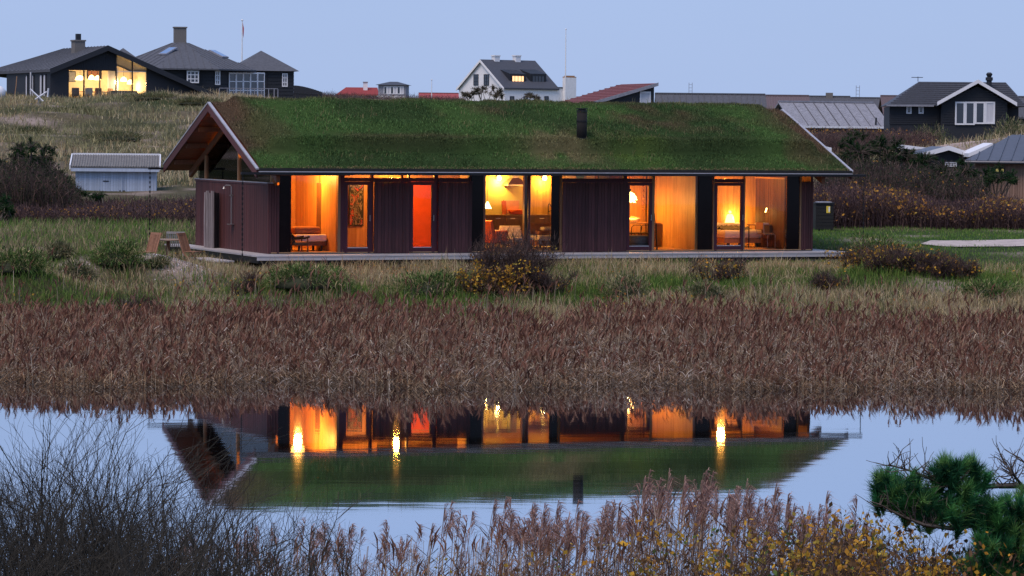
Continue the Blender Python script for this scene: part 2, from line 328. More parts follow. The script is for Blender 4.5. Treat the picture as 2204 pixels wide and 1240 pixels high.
def pond():
    m = bpy.data.materials.new('pond_water'); m.use_nodes=True; nt=m.node_tree; nt.nodes.clear(); L=nt.links.new
    o=N(nt,'ShaderNodeOutputMaterial'); mx=N(nt,'ShaderNodeMixShader'); d=N(nt,'ShaderNodeBsdfDiffuse'); d.inputs[0].default_value=(0.006,0.009,0.011,1)
    g=N(nt,'ShaderNodeBsdfGlossy',Roughness=0.025); g.inputs[0].default_value=(0.93,0.95,0.98,1) 
    mp=coords(nt,(0.35,1.3,1)); n=N(nt,'ShaderNodeTexNoise',Scale=1.2,Detail=3.0,Roughness=0.5); L(mp.outputs[0],n.inputs['Vector'])
    bp=N(nt,'ShaderNodeBump',Strength=0.05,Distance=0.02); L(n.outputs[0],bp.inputs['Height']); L(bp.outputs[0],g.inputs['Normal'])
    mx.inputs[0].default_value=0.88; L(d.outputs[0],mx.inputs[1]); L(g.outputs[0],mx.inputs[2]); L(mx.outputs[0],o.inputs[0])
    mb=MB().poly([(-48,30,0),(48,30,0),(48,84,0),(-48,84,0)]); ob=mb.build('pond_water',m); tag(ob,kind='structure')
pond()
def gravel_path():
    m=paint('pale_gravel',(0.42,0.36,0.33),0.95,0.5,3.5,(1,3,1),0.5)
    V=[];T=[]
    a=P(1985,510,107.3); b=P(2330,508,108.5); n=60
    for i in range(n):
        t=i/(n-1); x=a.x+(b.x-a.x)*t
        w=1.5*min(1,0.2+t*9); yc=a.y+(b.y-a.y)*t
        for j in range(5):
            y=yc+(j/4-0.5)*2*w*(1+0.03*math.sin(i*0.7+j)); V.append((x,y,gz(x,y)+0.035))
    for i in range(n-1):
        for j in range(4):
            k=i*5+j; T+= [(k,k+5,k+6),(k,k+6,k+1)]
    tag(link('gravel_path',fast_mesh('gravel_path',np.array(V),np.array(T)[:,::-1],m)),kind='structure')
gravel_path()

# ================================================================== the turf-roofed house
HL, HW, HE, HR = 19.8, 4.822, 2.55, 1.956      # roof length, half depth, eave and rise (metres, deck at 0)
YF, YB = 1.1, 2*HW-1.1                          # front and back wall planes
XL, XR = HF.X(577,YF), HF.X(1751,YF)
house = thing('turf_roof_house','long low plum-brown timber house with a green turf roof and glowing windows by the pond','house',HF.o,YAW)
SL = HR/HW
def rz_(Y): return HE + SL*(Y if Y<=HW else 2*HW-Y)      # top of the roof boarding
# deck
deck = BX('deck',M['black'],house,0.08,HL-0.08,0.1,2*HW-0.1,-0.24,-0.05)
bw = 0.142
_pl = MB().box(0,HL,0,bw-0.008,-0.045,0).mesh('plank',M['deck'])
for k in range(9): link('plank',_pl,deck,(0,0.0+k*bw,0))
_pe = MB().box(0,bw-0.008,9*bw+0.004,2*HW,-0.045,0).mesh('plank',M['deck'])
for k in range(5): link('plank',_pe,deck,(k*bw,0,0)); link('plank',_pe,deck,(HL-(k+1)*bw,0,0))
MB().box(0.02,HL-0.02,0.012,0.05,-0.15,-0.047).build('edge_board',M['deck'],deck)
for i in range(9):
    x=0.6+i*(HL-1.2)/8; MB().box(x-0.07,x+0.07,0.5,0.64,-0.75,-0.24).build('deck_pier',M['black'],deck)
# floor
floor = BX('floor',M['black'],house,XL+0.05,XR-0.05,YF-0.02,YB-0.05,-0.04,0.02)
_fb = MB().box(XL+0.06,XR-0.06,0,0.195,0.02,0.045).mesh('floor_board',M['pine_floor'])
for k in range(36): link('floor_board',_fb,floor,(0,YF+k*0.2,0))
# roof: boarding, verges, turf
roof = thing('roof',None,None); roof.parent=house
TH=0.16
mb=MB(); mb.hexa([(0.04,0.0,HE-TH),(HL-0.04,0.0,HE-TH),(HL-0.04,HW,HE+HR-TH),(0.04,HW,HE+HR-TH),(0.04,0,HE-0.02),(HL-0.04,0,HE-0.02),(HL-0.04,HW,HE+HR-0.02),(0.04,HW,HE+HR-0.02)]); mb.build('roof_slab',M['soffit'],roof)
mb=MB(); mb.hexa([(0.04,HW,HE+HR-TH),(HL-0.04,HW,HE+HR-TH),(HL-0.04,2*HW,HE-TH),(0.04,2*HW,HE-TH),(0.04,HW,HE+HR-0.02),(HL-0.04,HW,HE+HR-0.02),(HL-0.04,2*HW,HE-0.02),(0.04,2*HW,HE-0.02)]); mb.build('roof_slab',M['soffit'],roof)
# soffit boards seen under the gable overhangs (run along the house)
nb=24
for side in (0,1):
    for k in range(nb):
        y0=HW*k/nb+0.004; y1=HW*(k+1)/nb-0.006
        if side: y0,y1=2*HW-y1,2*HW-y0
        z0,z1=rz_(y0)-TH,rz_(y1)-TH
        for xa,xb in ((0.05,XL+2.2),(XR-0.3,HL-0.05)):
            MB().hexa([(xa,y0,z0-0.022),(xb,y0,z0-0.022),(xb,y1,z1-0.022),(xa,y1,z1-0.022),(xa,y0,z0-0.002),(xb,y0,z0-0.002),(xb,y1,z1-0.002),(xa,y1,z1-0.002)]).build('soffit_board',M['soffit'],roof)
# purlins and the end rafters
for Y in (0.9,2.2,3.5,2*HW-3.5,2*HW-2.2,2*HW-0.9):
    z=rz_(Y)-TH-0.024; BX('purlin',M['rafter'],roof,0.06,HL-0.06,Y-0.05,Y+0.05,z-0.15,z)
BX('ridge_beam',M['rafter'],roof,0.06,HL-0.06,HW-0.06,HW+0.06,HE+HR-TH-0.27,HE+HR-TH-0.03)
for X in (XL+0.06,XR-0.06):
    for sgn in (0,1):
        ya,yb=(0.35,HW-0.061) if not sgn else (2*HW-0.35,HW+0.061)
        za,zb=rz_(ya)-TH-0.18,rz_(yb)-TH-0.18
        pts=[(X-0.06,ya,za-0.2),(X-0.06,yb,zb-0.2),(X-0.06,yb,zb),(X-0.06,ya,za)]
        MB().prism(pts if not sgn else pts[::-1],(0.12,0,0)).build('rafter',M['rafter'],roof)
for X0,sg in ((0.0,-1),(HL,1)):
    for side in (0,1):
        ya,yb=(-0.03,HW) if not side else (2*HW+0.03,HW)
        za,zb=rz_(0)-SL*0.03,HE+HR
        x0=X0-0.04 if sg<0 else X0
        pts=[(x0,ya,za-0.24),(x0,yb,zb-0.24),(x0,yb,zb),(x0,ya,za)]
        MB().prism(pts if not side else pts[::-1],(0.04,0,0)).build('verge_board',M['clad2'],roof)
        pts=[(x0-0.015,ya-0.02*(1 if not side else -1),za+0.004),(x0-0.015,yb,zb+0.004),(x0-0.015,yb,zb+0.05),(x0-0.015,ya-0.02*(1 if not side else -1),za+0.05)]
        MB().prism(pts if not side else pts[::-1],(0.09,0,0)).build('verge_flashing',M['zinc'],roof)
# gutters with chains
for Y,sg in ((-0.07,-1),(2*HW+0.07,1)):
    gt=thing('gutter',None,None); gt.parent=roof
    MB().box(-0.52,HL+0.5,Y-0.06,Y+0.06,HE-0.155,HE-0.085).build('gutter_trough',M['dark'],gt)
    MB().box(0.0,HL,Y+(-0.075 if sg<0 else 0.062),Y+(-0.062 if sg<0 else 0.075),HE-0.082,HE-0.055).build('drip_edge',M['zinc'],gt)
    BX('eave_board',M['black'],gt,0.02,HL-0.02,Y-0.075 if sg<0 else Y+0.05,Y-0.05 if sg<0 else Y+0.075,HE-0.05,HE+0.035)
    for X in (-0.47,HL+0.45):
        w=HF.w(X,Y); gr=gz(w.x,w.y)-HF.o.z-0.3; mb=MB(); z=HE-0.155; k=0
        while z>gr:
            a=0.02 if k%2 else 0.0; b=0.0 if k%2 else 0.02
            mb.add([(X-a-0.004,Y-b-0.004,z),(X+a+0.004,Y+b+0.004,z),(X+a+0.004,Y+b+0.004,z-0.075),(X-a-0.004,Y-b-0.004,z-0.075)],[(0,1,2,3)]); mb.tube((X,Y,z),(X,Y,z-0.08),0.009,n=5); z-=0.075; k+=1
        mb.build('rain_chain',M['dark'],gt)
# turf: a thick mat over the middle, thin along eaves and verges
def sm(a,b,x): t=np.clip((x-a)/(b-a),0,1); return t*t*(3-2*t)
def turf_t(X,Y):
    e=np.minimum(Y,2*HW-Y); w=0.12*vnoise(X,Y,1.3,11)
    k=sm(0.55+w,0.95+w,np.minimum(X,HL-X))*sm(1.0+0.5*w,1.13+0.5*w,e)
    return 0.035+0.05*sm(0,0.3,e)+(0.4-0.24*np.clip((e-1.15)/3.6,0,1))*k+0.02*vnoise(X,Y,0.35,12)+0.035*vnoise(X,Y,1.1,13)*k
def turf_col(X,Y):
    e=np.minimum(Y,2*HW-Y); edge=np.minimum(X,HL-X)
    brown=np.clip(1.0-edge/1.7+0.5*vnoise(X,Y,0.8,14),0,1)*sm(0.6,1.5,e)
    patch=np.clip(1.3*vnoise(X*0.6,Y,1.5,15)-0.62+0.7*vnoise(X,Y,0.5,16),0,1)
    lip=np.clip(1-np.abs(e-1.3)/0.3,0,1)*np.clip(0.5+vnoise(X,Y,2.2,17),0,1)
    ridge=np.clip(1-(HW-e)/0.5,0,1)*0.5
    b=np.clip(np.maximum.reduce([brown*0.95,patch*0.7,lip*0.5,ridge]),0,1)[:,None]
    low=np.clip(0.5+vnoise(X,Y,1.7,18),0,1)[:,None]
    g=np.array([0.092,0.168,0.052])*(1-low)+np.array([0.062,0.108,0.04])*low
    st=np.clip(np.exp(-((X-10.3)**2)/1.6-((e-1.1)**2)/0.7)*(0.7+vnoise(X,Y,0.4,19)),0,1)[:,None]   # straw-coloured patch low in the middle
    yl=np.clip(np.exp(-((X-12.7)**2)/0.9-((e-0.9)**2)/0.5)*(0.8+0.6*vnoise(X,Y,0.3,20)),0,1)[:,None]
    c=g*(1-b)+np.array([0.155,0.1,0.066])*b; c=c*(1-st*0.8)+np.array([0.25,0.21,0.11])*st*0.8
    return c*(1-yl*0.7)+np.array([0.13,0.19,0.045])*yl*0.7
def turf():
    nx,ny=330,150
    X=np.linspace(0.07,HL-0.07,nx); Y=np.linspace(0.0,2*HW,ny)
    Yg,Xg=np.meshgrid(Y,X,indexing='ij'); x,y=Xg.ravel(),Yg.ravel()
    ridge=HE+SL*np.where(y<=HW,y,2*HW-y); ridge=ridge-0.05*np.exp(-((y-HW)/0.25)**2)
    z=ridge+turf_t(x,y); i=np.arange(nx*ny).reshape(ny,nx)
    a,b,c,d=i[:-1,:-1].ravel(),i[:-1,1:].ravel(),i[1:,1:].ravel(),i[1:,:-1].ravel()
    T=np.concatenate([np.stack([a,b,c],1),np.stack([a,c,d],1)])
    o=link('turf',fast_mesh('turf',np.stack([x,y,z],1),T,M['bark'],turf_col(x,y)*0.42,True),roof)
    n=150000
    x=RNG.uniform(0.1,HL-0.1,n); y=np.where(RNG.random(n)<0.88,RNG.uniform(0.02,HW+0.5,n),RNG.uniform(HW,2*HW-0.02,n)); y[:26000]=RNG.uniform(0.9,1.3,26000)
    z=HE+SL*np.where(y<=HW,y,2*HW-y)-0.05*np.exp(-((y-HW)/0.25)**2)+turf_t(x,y)-0.01
    h=RNG.uniform(0.02,0.085,n)*(1+0.6*vnoise(x,y,0.5,21)); c=turf_col(x,y)*np.exp(RNG.normal(0.05,0.33,(n,1)))*np.array([1,1,1])
    V,T,Cc=blades(np.stack([x,y,z],1),h,0.02,0.9,c)
    t_=3200; xs_=RNG.uniform(.3,HL-.3,t_); ys_=RNG.uniform(.1,HW,t_); kk=RNG.random(t_)<np.clip(.35+.5*vnoise(xs_,ys_,1.2,23)+.6*np.exp(-((xs_-10.3)**2)/2-((ys_-1.1)**2)/.8),0,1); xs_,ys_=xs_[kk],ys_[kk]; t_=len(xs_)
    V3,T3,C3=blades(np.stack([xs_,ys_,HE+SL*ys_+turf_t(xs_,ys_)],1),RNG.uniform(.08,.2,t_),.013,.8,pick([(.3,.25,.13),(.2,.15,.08),(.14,.2,.06)],[2,2,2],t_)); T=np.concatenate([T,T3+len(V)]); V=np.concatenate([V,V3]); Cc=np.concatenate([Cc,C3])
    q=5200; xe=RNG.uniform(0.08,HL-0.08,q); ke=RNG.random(q)<0.5+0.5*vnoise(xe,xe*0,0.7,22); xe=xe[ke]; q=len(xe); B=np.stack([xe,RNG.uniform(-0.03,0.05,q),HE+RNG.uniform(0.02,0.08,q)],1); dd=np.stack([RNG.normal(size=q)*.5,-RNG.uniform(.3,1,q),RNG.uniform(-.6,.8,q)],1); LL=RNG.uniform(.03,.13,(q,1)); mid=B+dd*LL*.6+[0,0,.02]; tip=B+dd*LL+np.array([0,0,-.5])*LL
    V2=np.stack([B-[.007,0,0],B+[.007,0,0],mid-[.006,0,0],mid+[.006,0,0],tip],1).reshape(-1,3); k5=(np.arange(q)*5)[:,None]; T2=np.stack([k5+[0,1,3],k5+[0,3,2],k5+[2,3,4]],1).reshape(-1,3); c2=np.where(RNG.random((q,1))<.5,np.array([[.25,.2,.11]]),np.array([[.09,.15,.055]]))*RNG.uniform(.5,1.3,(q,1))
    T=np.concatenate([T,T2+len(V)]); V=np.concatenate([V,V2]); Cc=np.concatenate([Cc,np.repeat(c2,5,0)])
    tag(link('turf_grass',fast_mesh('turf_grass',V,T,M['veg'],Cc),o),kind='stuff')
def pick(cols,p,n): return np.array(cols)[RNG.choice(len(cols),n,p=np.array(p)/sum(p))]
def blades(B,h,w,lean,c,flat=0.0,tipc=1.15,rootc=1.0):
    """bent two-segment grass blades: 5 vertices, 3 triangles each"""
    n=len(B); az=RNG.uniform(0,2*PI,n); fa=RNG.uniform(0,2*PI,n); ln=lean*RNG.random(n)
    h=np.broadcast_to(h,n); w=np.broadcast_to(w,n)
    d=np.stack([np.cos(az),np.sin(az),np.zeros(n)],1); s=np.stack([np.cos(fa),np.sin(fa),np.zeros(n)],1)*(w/2)[:,None]
    up=np.array([0,0,1.0]); m=B+up*(h*0.55)[:,None]+d*(h*ln*0.25)[:,None]; t=B+up*(h*np.sqrt(np.maximum(1-ln**2*0.5,0.2)))[:,None]+d*(h*ln)[:,None]
    V=np.stack([B-s,B+s,m-s*0.8,m+s*0.8,t],1).reshape(-1,3)
    k=(np.arange(n)*5)[:,None]; T=np.stack([k+[0,1,3],k+[0,3,2],k+[2,3,4]],1).reshape(-1,3)
    C=np.stack([c*rootc,c*rootc,c,c,c*tipc],1).reshape(-1,3); return V,T,C
turf()
# flue
M['soot']=paint('matt_black_pipe',(0.012,0.011,0.011),0.85,0.2,8)
h0=HF.loc(P(1252,302,98.6))
def roof_hit(px,py):
    a=HF.loc(CAMP); b=HF.loc(CAMP+ray(px,py))-a
    t=(HE+SL*a.y-a.z+0.42)/(b.z-SL*b.y); return a+b*t
fl=roof_hit(1252,300)
flue=thing('flue',None,None,(fl.x,fl.y,0)); flue.parent=house
zt=HF.Z(1252,233,fl.y)
MB().lathe([(0.16,fl.z-0.15),(0.16,zt-0.12)],(0,0,0),18).build('flue_pipe',M['soot'],flue,True)
MB().box(-0.185,0.185,-0.185,0.185,fl.z-0.12,fl.z+0.05).build('flue_base',M['dark'],flue)
MB().lathe([(0.17,zt-0.115),(0.17,zt-0.06),(0.12,zt-0.055),(0.12,zt-0.03),(0.18,zt-0.028),(0.18,zt)],(0,0,0),18).build('flue_cap',M['dark'],flue)
MB().lathe([(0.172,zt-0.42),(0.172,zt-0.38)],(0,0,0),18).build('flue_ring',M['dark'],flue)

# ---- walls
def planks(parent,m,a0,a1,z0,z1,axis,pos,w=0.11,th=0.022,gap=0.006,name='plank'):
    n=max(1,round((a1-a0)/w)); w=(a1-a0)/n
    me=(MB().box(0,w-gap,0,th,z0,z1) if axis=='y' else MB().box(0,th,0,w-gap,z0,z1)).mesh(name,m)
    for k in range(n):
        j=RNG.uniform(-0.0025,0.0025)
        link(name,me,parent,(a0+k*w,pos+j,0) if axis=='y' else (pos+j,a0+k*w,0))
ZB=2.06
ew=BX('end_wall',M['black'],house,XL+0.03,XL+0.12,YF+0.03,YB,-0.02,ZB)
planks(ew,M['clad2'],YF,YB,0.0,ZB,'x',XL,0.092,0.026,0.014,'slat')
BX('wall_cap',M['zinc'],ew,XL-0.03,XL+0.16,YF+0.0,YB+0.03,ZB+0.055,ZB+0.08)
BX('wall_trim',M['clad'],ew,XL-0.02,XL+0.15,YF-0.02,YB+0.02,ZB+0.003,ZB+0.053)
X602,X629=HF.X(602,YF),HF.X(628,YF)
fw=BX('front_wall',M['black'],house,XL+0.125,X602,YF+0.03,YF+0.1,-0.02,ZB)
planks(fw,M['clad'],XL+0.03,X602,0.0,ZB,'y',YF,0.092,0.026,0.014,'slat')
bwall=BX('back_wall',M['black'],house,XL+0.13,XR-0.1,YB-0.04,YB,-0.02,rz_(YB)-TH-0.25)
planks(bwall,M['pine'],XL+0.2,XR-0.2,0.05,rz_(YB)-TH-0.28,'y',YB-0.07,0.15,0.02,0.004)
rw=MB().prism([(XR-0.1,YF+0.02,-0.02),(XR-0.1,YB-0.045,-0.02),(XR-0.1,YB-0.045,rz_(YB)-TH-0.4),(XR-0.1,HW,HE+HR-TH-0.42),(XR-0.1,YF+0.02,rz_(YF)-TH-0.4)],(0.08,0,0)).build('end_wall',M['clad'],house)
# gable glazing over the left box: posts, rail, panes
gw=thing('gable_window',None,None); gw.parent=house
ys=[HF.atx(p,350,XL+0.06)[0] for p in (445,516)]
for y in ys: BX('post',M['post'],gw,XL+0.0,XL+0.1,y-0.045,y+0.045,ZB+0.082,rz_(min(y,2*HW-y))-TH-0.36)
def gp(y0,y1):
    z=lambda y: rz_(y)-TH-0.39
    pts=[(XL+0.05,y0,ZB+0.09),(XL+0.05,y1,ZB+0.09),(XL+0.05,y1,z(y1))]+([(XL+0.05,HW,z(HW))] if y0<HW<y1 else [])+[(XL+0.05,y0,z(y0))]
    MB().prism(pts,(0.012,0,0)).build('pane',M['glass'],gw)
gp(YF+0.02,min(ys)-0.05); gp(min(ys)+0.05,max(ys)-0.05); gp(max(ys)+0.05,YB-0.05)
# clerestory over the left part of the front
BX('post',M['post'],gw,XL+0.13,XL+0.26,YF+0.0,YF+0.12,ZB+0.082,2.7)
BX('pane',M['glass'],gw,XL+0.27,X602,YF+0.05,YF+0.062,ZB+0.0,2.72)
# ---- front: posts, header, sliding panels, doors, windows
front=thing('front_glazing',None,None); front.parent=house
HX=lambda px: HF.X(px,YF)
ZT=2.86; ZH0,ZH1=HF.Z(840,391,YF),HF.Z(840,383,YF)
for a,b,m in ((733,741.5,'frame'),(727.5,733,'post'),(799,804,'frame'),(865,868,'frame'),(878.5,882.5,'frame'),(936,943,'frame'),(1009,1013,'frame'),
              (1137,1141,'frame'),(1206,1210,'post'),(1342,1349,'frame'),(1404,1409,'post'),(1535,1537.5,'post'),(1601,1604,'post'),(1722,1725,'post')):
    BX('post',M[m],front,HX(a),HX(b),YF+0.005,YF+0.115,0.002,ZT)
BX('post',M['post'],front,HX(1133),HX(1146),YF+0.16,YF+0.3,0.046,ZT)
BX('post',M['post'],front,HX(1050),HX(1058),YF+0.5,YF+0.62,0.046,ZT)
for a,b in ((741.5,799),(804,865),(868,878.5),(882.5,936),(943,1009),(1210,1342),(1349,1404),(1537.5,1601)):
    BX('transom_bar',M['frame'],front,HX(a)+0.002,HX(b)-0.002,YF+0.02,YF+0.1,ZH0,ZH1)
    BX('transom_pane',M['glass'],front,HX(a)+0.003,HX(b)-0.003,YF+0.05,YF+0.062,ZH1+0.002,ZT-0.02)
def big_pane(a,b): BX('window_pane',M['glass'],front,HX(a)+0.003,HX(b)-0.003,YF+0.05,YF+0.062,0.03,ZT-0.02)
for a,b in ((628,727.5),(1042,1137),(1141,1187),(1409,1503),(1604,1694)): big_pane(a,b); BX('sill',M['frame'],front,HX(a)+0.004,HX(b)-0.004,YF+0.03,YF+0.09,0.002,0.028)
BX('head_beam',M['black'],front,X602,XR-0.3,YF-0.01,YF+0.14,ZT+0.002,ZT+0.09)
for a,b in ((602,627.5),(1015,1041.5),(1187.5,1205.5),(1503.5,1534.5),(1694.5,1721.5)):
    BX('dark_pane',M['darkpanel'],front,HX(a)+0.004,HX(b)-0.004,YF+0.03,YF+0.06,0.004,ZT)
def shutter(a,b):
    s=BX('sliding_shutter',M['black'],house,HX(a)+0.01,HX(b)-0.01,YF-0.05,YF-0.012,0.02,ZH0-0.03)
    planks(s,M['clad'],HX(a),HX(b),0.012,ZH0-0.02,'y',YF-0.075,0.112,0.024,0.006)
    BX('rail',M['frame'],s,HX(a)-0.02,HX(b)+0.02,YF-0.07,YF-0.015,ZH0-0.018,ZH0+0.012)
for a,b in ((803.5,880),(942,1014.5),(1209,1347)): shutter(a,b)
def door(a,b,handle=1,bot=0.16):
    d=thing('door',None,None); d.parent=house; x0,x1=HX(a),HX(b); t=0.1; z1=ZH0-0.005; y0,y1=YF+0.0,YF+0.07
    mb=MB().box(x0,x0+t,y0,y1,0.01,z1).box(x1-t,x1,y0,y1,0.01,z1).box(x0+t,x1-t,y0+0.001,y1-0.001,0.01,bot).box(x0+t,x1-t,y0+0.001,y1-0.001,z1-t,z1); mb.build('door_frame',M['frame'],d)
    BX('pane',M['glass'],d,x0+t,x1-t,YF+0.03,YF+0.042,bot,z1-t)
    BX('kick_strip',M['zinc'],d,x0+t+0.003,x1-t-0.003,y0-0.008,y0+0.02,bot+0.002,bot+0.03)
    hx=x1-t/2; MB().tube((hx,y0-0.05,0.98),(hx,y0-0.05,1.16),0.011).tube((hx,y0-0.05,1.0),(hx,y0+0.01,1.0),0.008).build('handle',M['steel'],d)
for a,b in ((741.7,798.8),(882.7,935.8),(1349.2,1403.8),(1537.7,1600.8)): door(a,b)
# storage box at the right end
bx=BX('storage_wall',M['black'],house,HX(1726),XR,YF+0.03,YF+0.5,0.004,2.2)
planks(bx,M['clad2'],HX(1725.5),XR+0.0,0.004,2.2,'y',YF,0.092,0.026,0.012,'slat')
# ---- inside: lining of the rooms
def wall_y(a,b,Y,m='pine',z1=None,w=0.15,name='room_wall'):
    z1=z1 or 2.75; s=BX(name,M[m],house,a,b,Y+0.021,Y+0.09,0.046,z1); planks(s,M[m],a,b,0.047,z1-0.003,'y',Y,w,0.02,0.004); return s
def wall_x(X,y0,y1,m='pine',z1=None,w=0.15,name='room_wall'):
    z1=z1 or 2.75; s=BX(name,M[m],house,X+0.021,X+0.09,y0,y1,0.046,z1); planks(s,M[m],y0,y1,0.047,z1-0.003,'x',X,w,0.02,0.004); return s
A_R=HX(727)
wall_x(X602-0.12,YF+0.16,5.4)
wall_y(X602-0.02,A_R+0.9,5.42)
wall_x(A_R,YF+0.14,2.62)                                   # wardrobe side lit by the lamp
dr=BX('inner_door',M['brown_slat'],house,A_R+0.01,A_R+0.05,2.64,3.1,0.05,2.1)
wall_x(A_R+0.1,3.12,5.38)
wall_y(A_R+0.11,HF.X(815,2.95),2.95)                               # behind the glazed door with the painting
s=BX('red_wall',M['redpanel'],house,HF.X(872,2.95),HF.X(948,2.95),2.95,3.02,0.046,ZH0+0.0)
wall_y(HF.X(790,4.6),HF.X(1015,4.6),4.6)
wall_x(HX(1012),YF+0.12,2.0)
XK=HX(1500)
wall_x(XK,YF+0.12,4.85)
wall_y(HF.X(1343,4.9),XK-0.02,4.9)
wall_y(XK+0.1,XR-0.2,4.7)
XW=HX(1693)
wall_x(XW,YF+0.12,3.3,'dark_slat',2.28,0.075); BX('closet_top',M['post'],house,XW-0.02,XW+0.12,YF+0.12,3.32,2.282,2.33)
# kitchen back wall finished in pale board
kw=BX('kitchen_wall',paint('kitchen_board',(0.72,0.56,0.26),0.6,0.06,3),house,HX(1000),HX(1300)+0.3,YB-0.1,YB-0.075,0.05,2.75)

# ================================================================== furniture and lamps in the house
FZ=0.046                                                    # floor level
def hthing(name,label,cat,X,Y,Z=FZ,th=0.0,group=None): return thing(name,label,cat,HF.w(X,Y,Z),YAW+th,group)
def htag(o,X,Y,Z=FZ,th=0.0):
    o.location=HF.w(X,Y,Z); o.rotation_euler=(0,0,YAW+th); return o
X_=lambda px,Y: HF.X(px,Y)
# -- first bedroom: bed with a brown bolster, easy chair, ceiling globe
def room_a():
    Y=2.45; x0,x1=X_(626,Y),X_(704,Y-0.45)
    t=hthing('daybed','low daybed with pale mattress and rust-brown bolster behind the wide window near the shower wall','bed',(x0+x1)/2,Y)
    w=(x1-x0)/2
    MB().box(-w,w,-0.45,0.5,0.16,0.28).build('bed_base',M['brown_slat'],t)
    for sx in (-1,1):
        for sy in (-0.36,0.4): MB().box(sx*(w-0.15)-0.03,sx*(w-0.15)+0.03,sy-0.03,sy+0.03,0,0.16).build('leg',M['black'],t)
    MB().soft(-w+0.01,w,-0.47,0.5,0.285,0.5,0.05).build('mattress',M['cloth_white'],t,True)
    MB().soft(-w+0.02,w-0.12,-0.3,0.2,0.5,0.74,0.1).build('bolster',M['cloth_brown'],t,True)
    c=hthing('easy_chair','dark low easy chair with slanted armrest in front of the daybed','chair',X_(636,1.55),1.55)
    for s in (-0.28,0.28):
        MB().path([(-0.3,s,0.62),(-0.1,s,0.4),(0.22,s,0.42),(0.36,s,0.46)],[0.03,0.035,0.035,0.03]).build('armrest',M['black'],c)
        MB().tube((0.3,s,0),(0.3,s,0.44),0.022).build('leg',M['brown_slat'],c); MB().tube((-0.28,s,0),(-0.14,s,0.4),0.022).build('leg',M['brown_slat'],c)
    MB().hexa([(-0.42,-0.26,0.9),(-0.36,-0.26,0.92),(-0.36,0.26,0.92),(-0.42,0.26,0.9),(-0.16,-0.26,0.28),(-0.08,-0.26,0.3),(-0.08,0.26,0.3),(-0.16,0.26,0.28)]).build('backrest',M['black'],c)
    MB().soft(-0.14,0.38,-0.25,0.25,0.2,0.3,0.04).build('seat',M['cloth_brown'],c,True)
    sw=BX('light_switch',M['white'],None,-0.045,0.045,-0.012,0,-0.06,0.06); x,z=HF.aty(670,447,5.42); htag(sw,x,5.417,z); tag(sw,'small pale light switch on the orange timber wall above the daybed','switch')
room_a()
def globe(px,py,Y,name_label,r=0.15,power=120,col=(1.0,0.38,0.055)):
    # position found from its reflection in the pond
    h=HF.hit(px,py,1,Y); zw=-(h.z+HF.o.z); Z=zw-HF.o.z
    t=hthing('globe_lamp',name_label,'lamp',h.x,Y,Z)
    MB().ball((0,0,0),r,16,10).build('globe',M['globe'],t,True)
    top=rz_(Y)-TH-0.03-Z; MB().tube((0,0,r*0.95),(0,0,top),0.006).build('cord',M['black'],t)
    MB().lathe([(0.04,r-0.01),(0.04,r+0.05)],(0,0,0),10).build('lamp_cap',M['black'],t)
    lampl('bulb',(0,0,-r-0.1),power,t,col,0.12)
globe(641,974,2.7,'lit globe lamp under the roof over the daybed, seen only mirrored in the pond',0.23,360)
globe(855,970,1.75,'lit globe lamp high behind the transom between two clad shutters',0.12,210)
globe(1551,957,2.7,'lit globe lamp under the roof over the bed, seen only mirrored in the pond',0.24,280)
globe_d=HF.aty(842,374,3.7)
_t=hthing('ceiling_lamp','bright ceiling lamp glimpsed through the transom left of the red door','lamp',globe_d[0],3.7,globe_d[1]+0.02)
MB().lathe([(0.16,0),(0.14,0.07),(0.04,0.1)],(0,0,0),16).build('shade',M['globe'],_t,True); MB().tube((0,0,0.1),(0,0,rz_(3.7)-TH-0.04-globe_d[1]),0.008).build('cord',M['black'],_t); lampl('bulb',(0,0,-0.1),150,_t,(1.0,0.5,0.07))
# painting on the wall behind the glazed door: plain abstract stripes and blots
def painting():
    Y=2.9; x0,z0=HF.aty(751,486,Y); x1,z1=HF.aty(783,396,Y)
    t=hthing('painting','tall narrow abstract painting in black, red and grey on the wall behind the door','painting',(x0+x1)/2,Y,z0)
    w=(x1-x0)/2; h=z1-z0+0.05
    BX('picture_frame',M['black'],t,-w,w,0.0,0.045,0,h)
    m,nt,b=nmat('abstract_canvas'); L=nt.links.new; mp=coords(nt,(1.6,1,0.9))
    n=N(nt,'ShaderNodeTexNoise',Scale=2.2,Detail=5.0,Distortion=2.5); L(mp.outputs[0],n.inputs['Vector'])
    cr=N(nt,'ShaderNodeValToRGB'); cr.color_ramp.interpolation='CONSTANT'; e=cr.color_ramp.elements
    e[0].position=0; e[0].color=(0.02,0.02,0.02,1); e[1].position=0.44; e[1].color=(0.25,0.2,0.15,1)
    for p,c in ((0.5,(0.03,0.025,0.02,1)),(0.56,(0.5,0.06,0.03,1)),(0.62,(0.3,0.24,0.18,1)),(0.7,(0.55,0.35,0.15,1))): q=e.new(p); q.color=c
    L(n.outputs[0],cr.inputs[0]); L(cr.outputs[0],b.inputs['Base Color']); b.inputs['Roughness'].default_value=0.7
    BX('canvas',m,t,-w+0.025,w-0.025,-0.004,0.0,0.03,h-0.03)
painting()
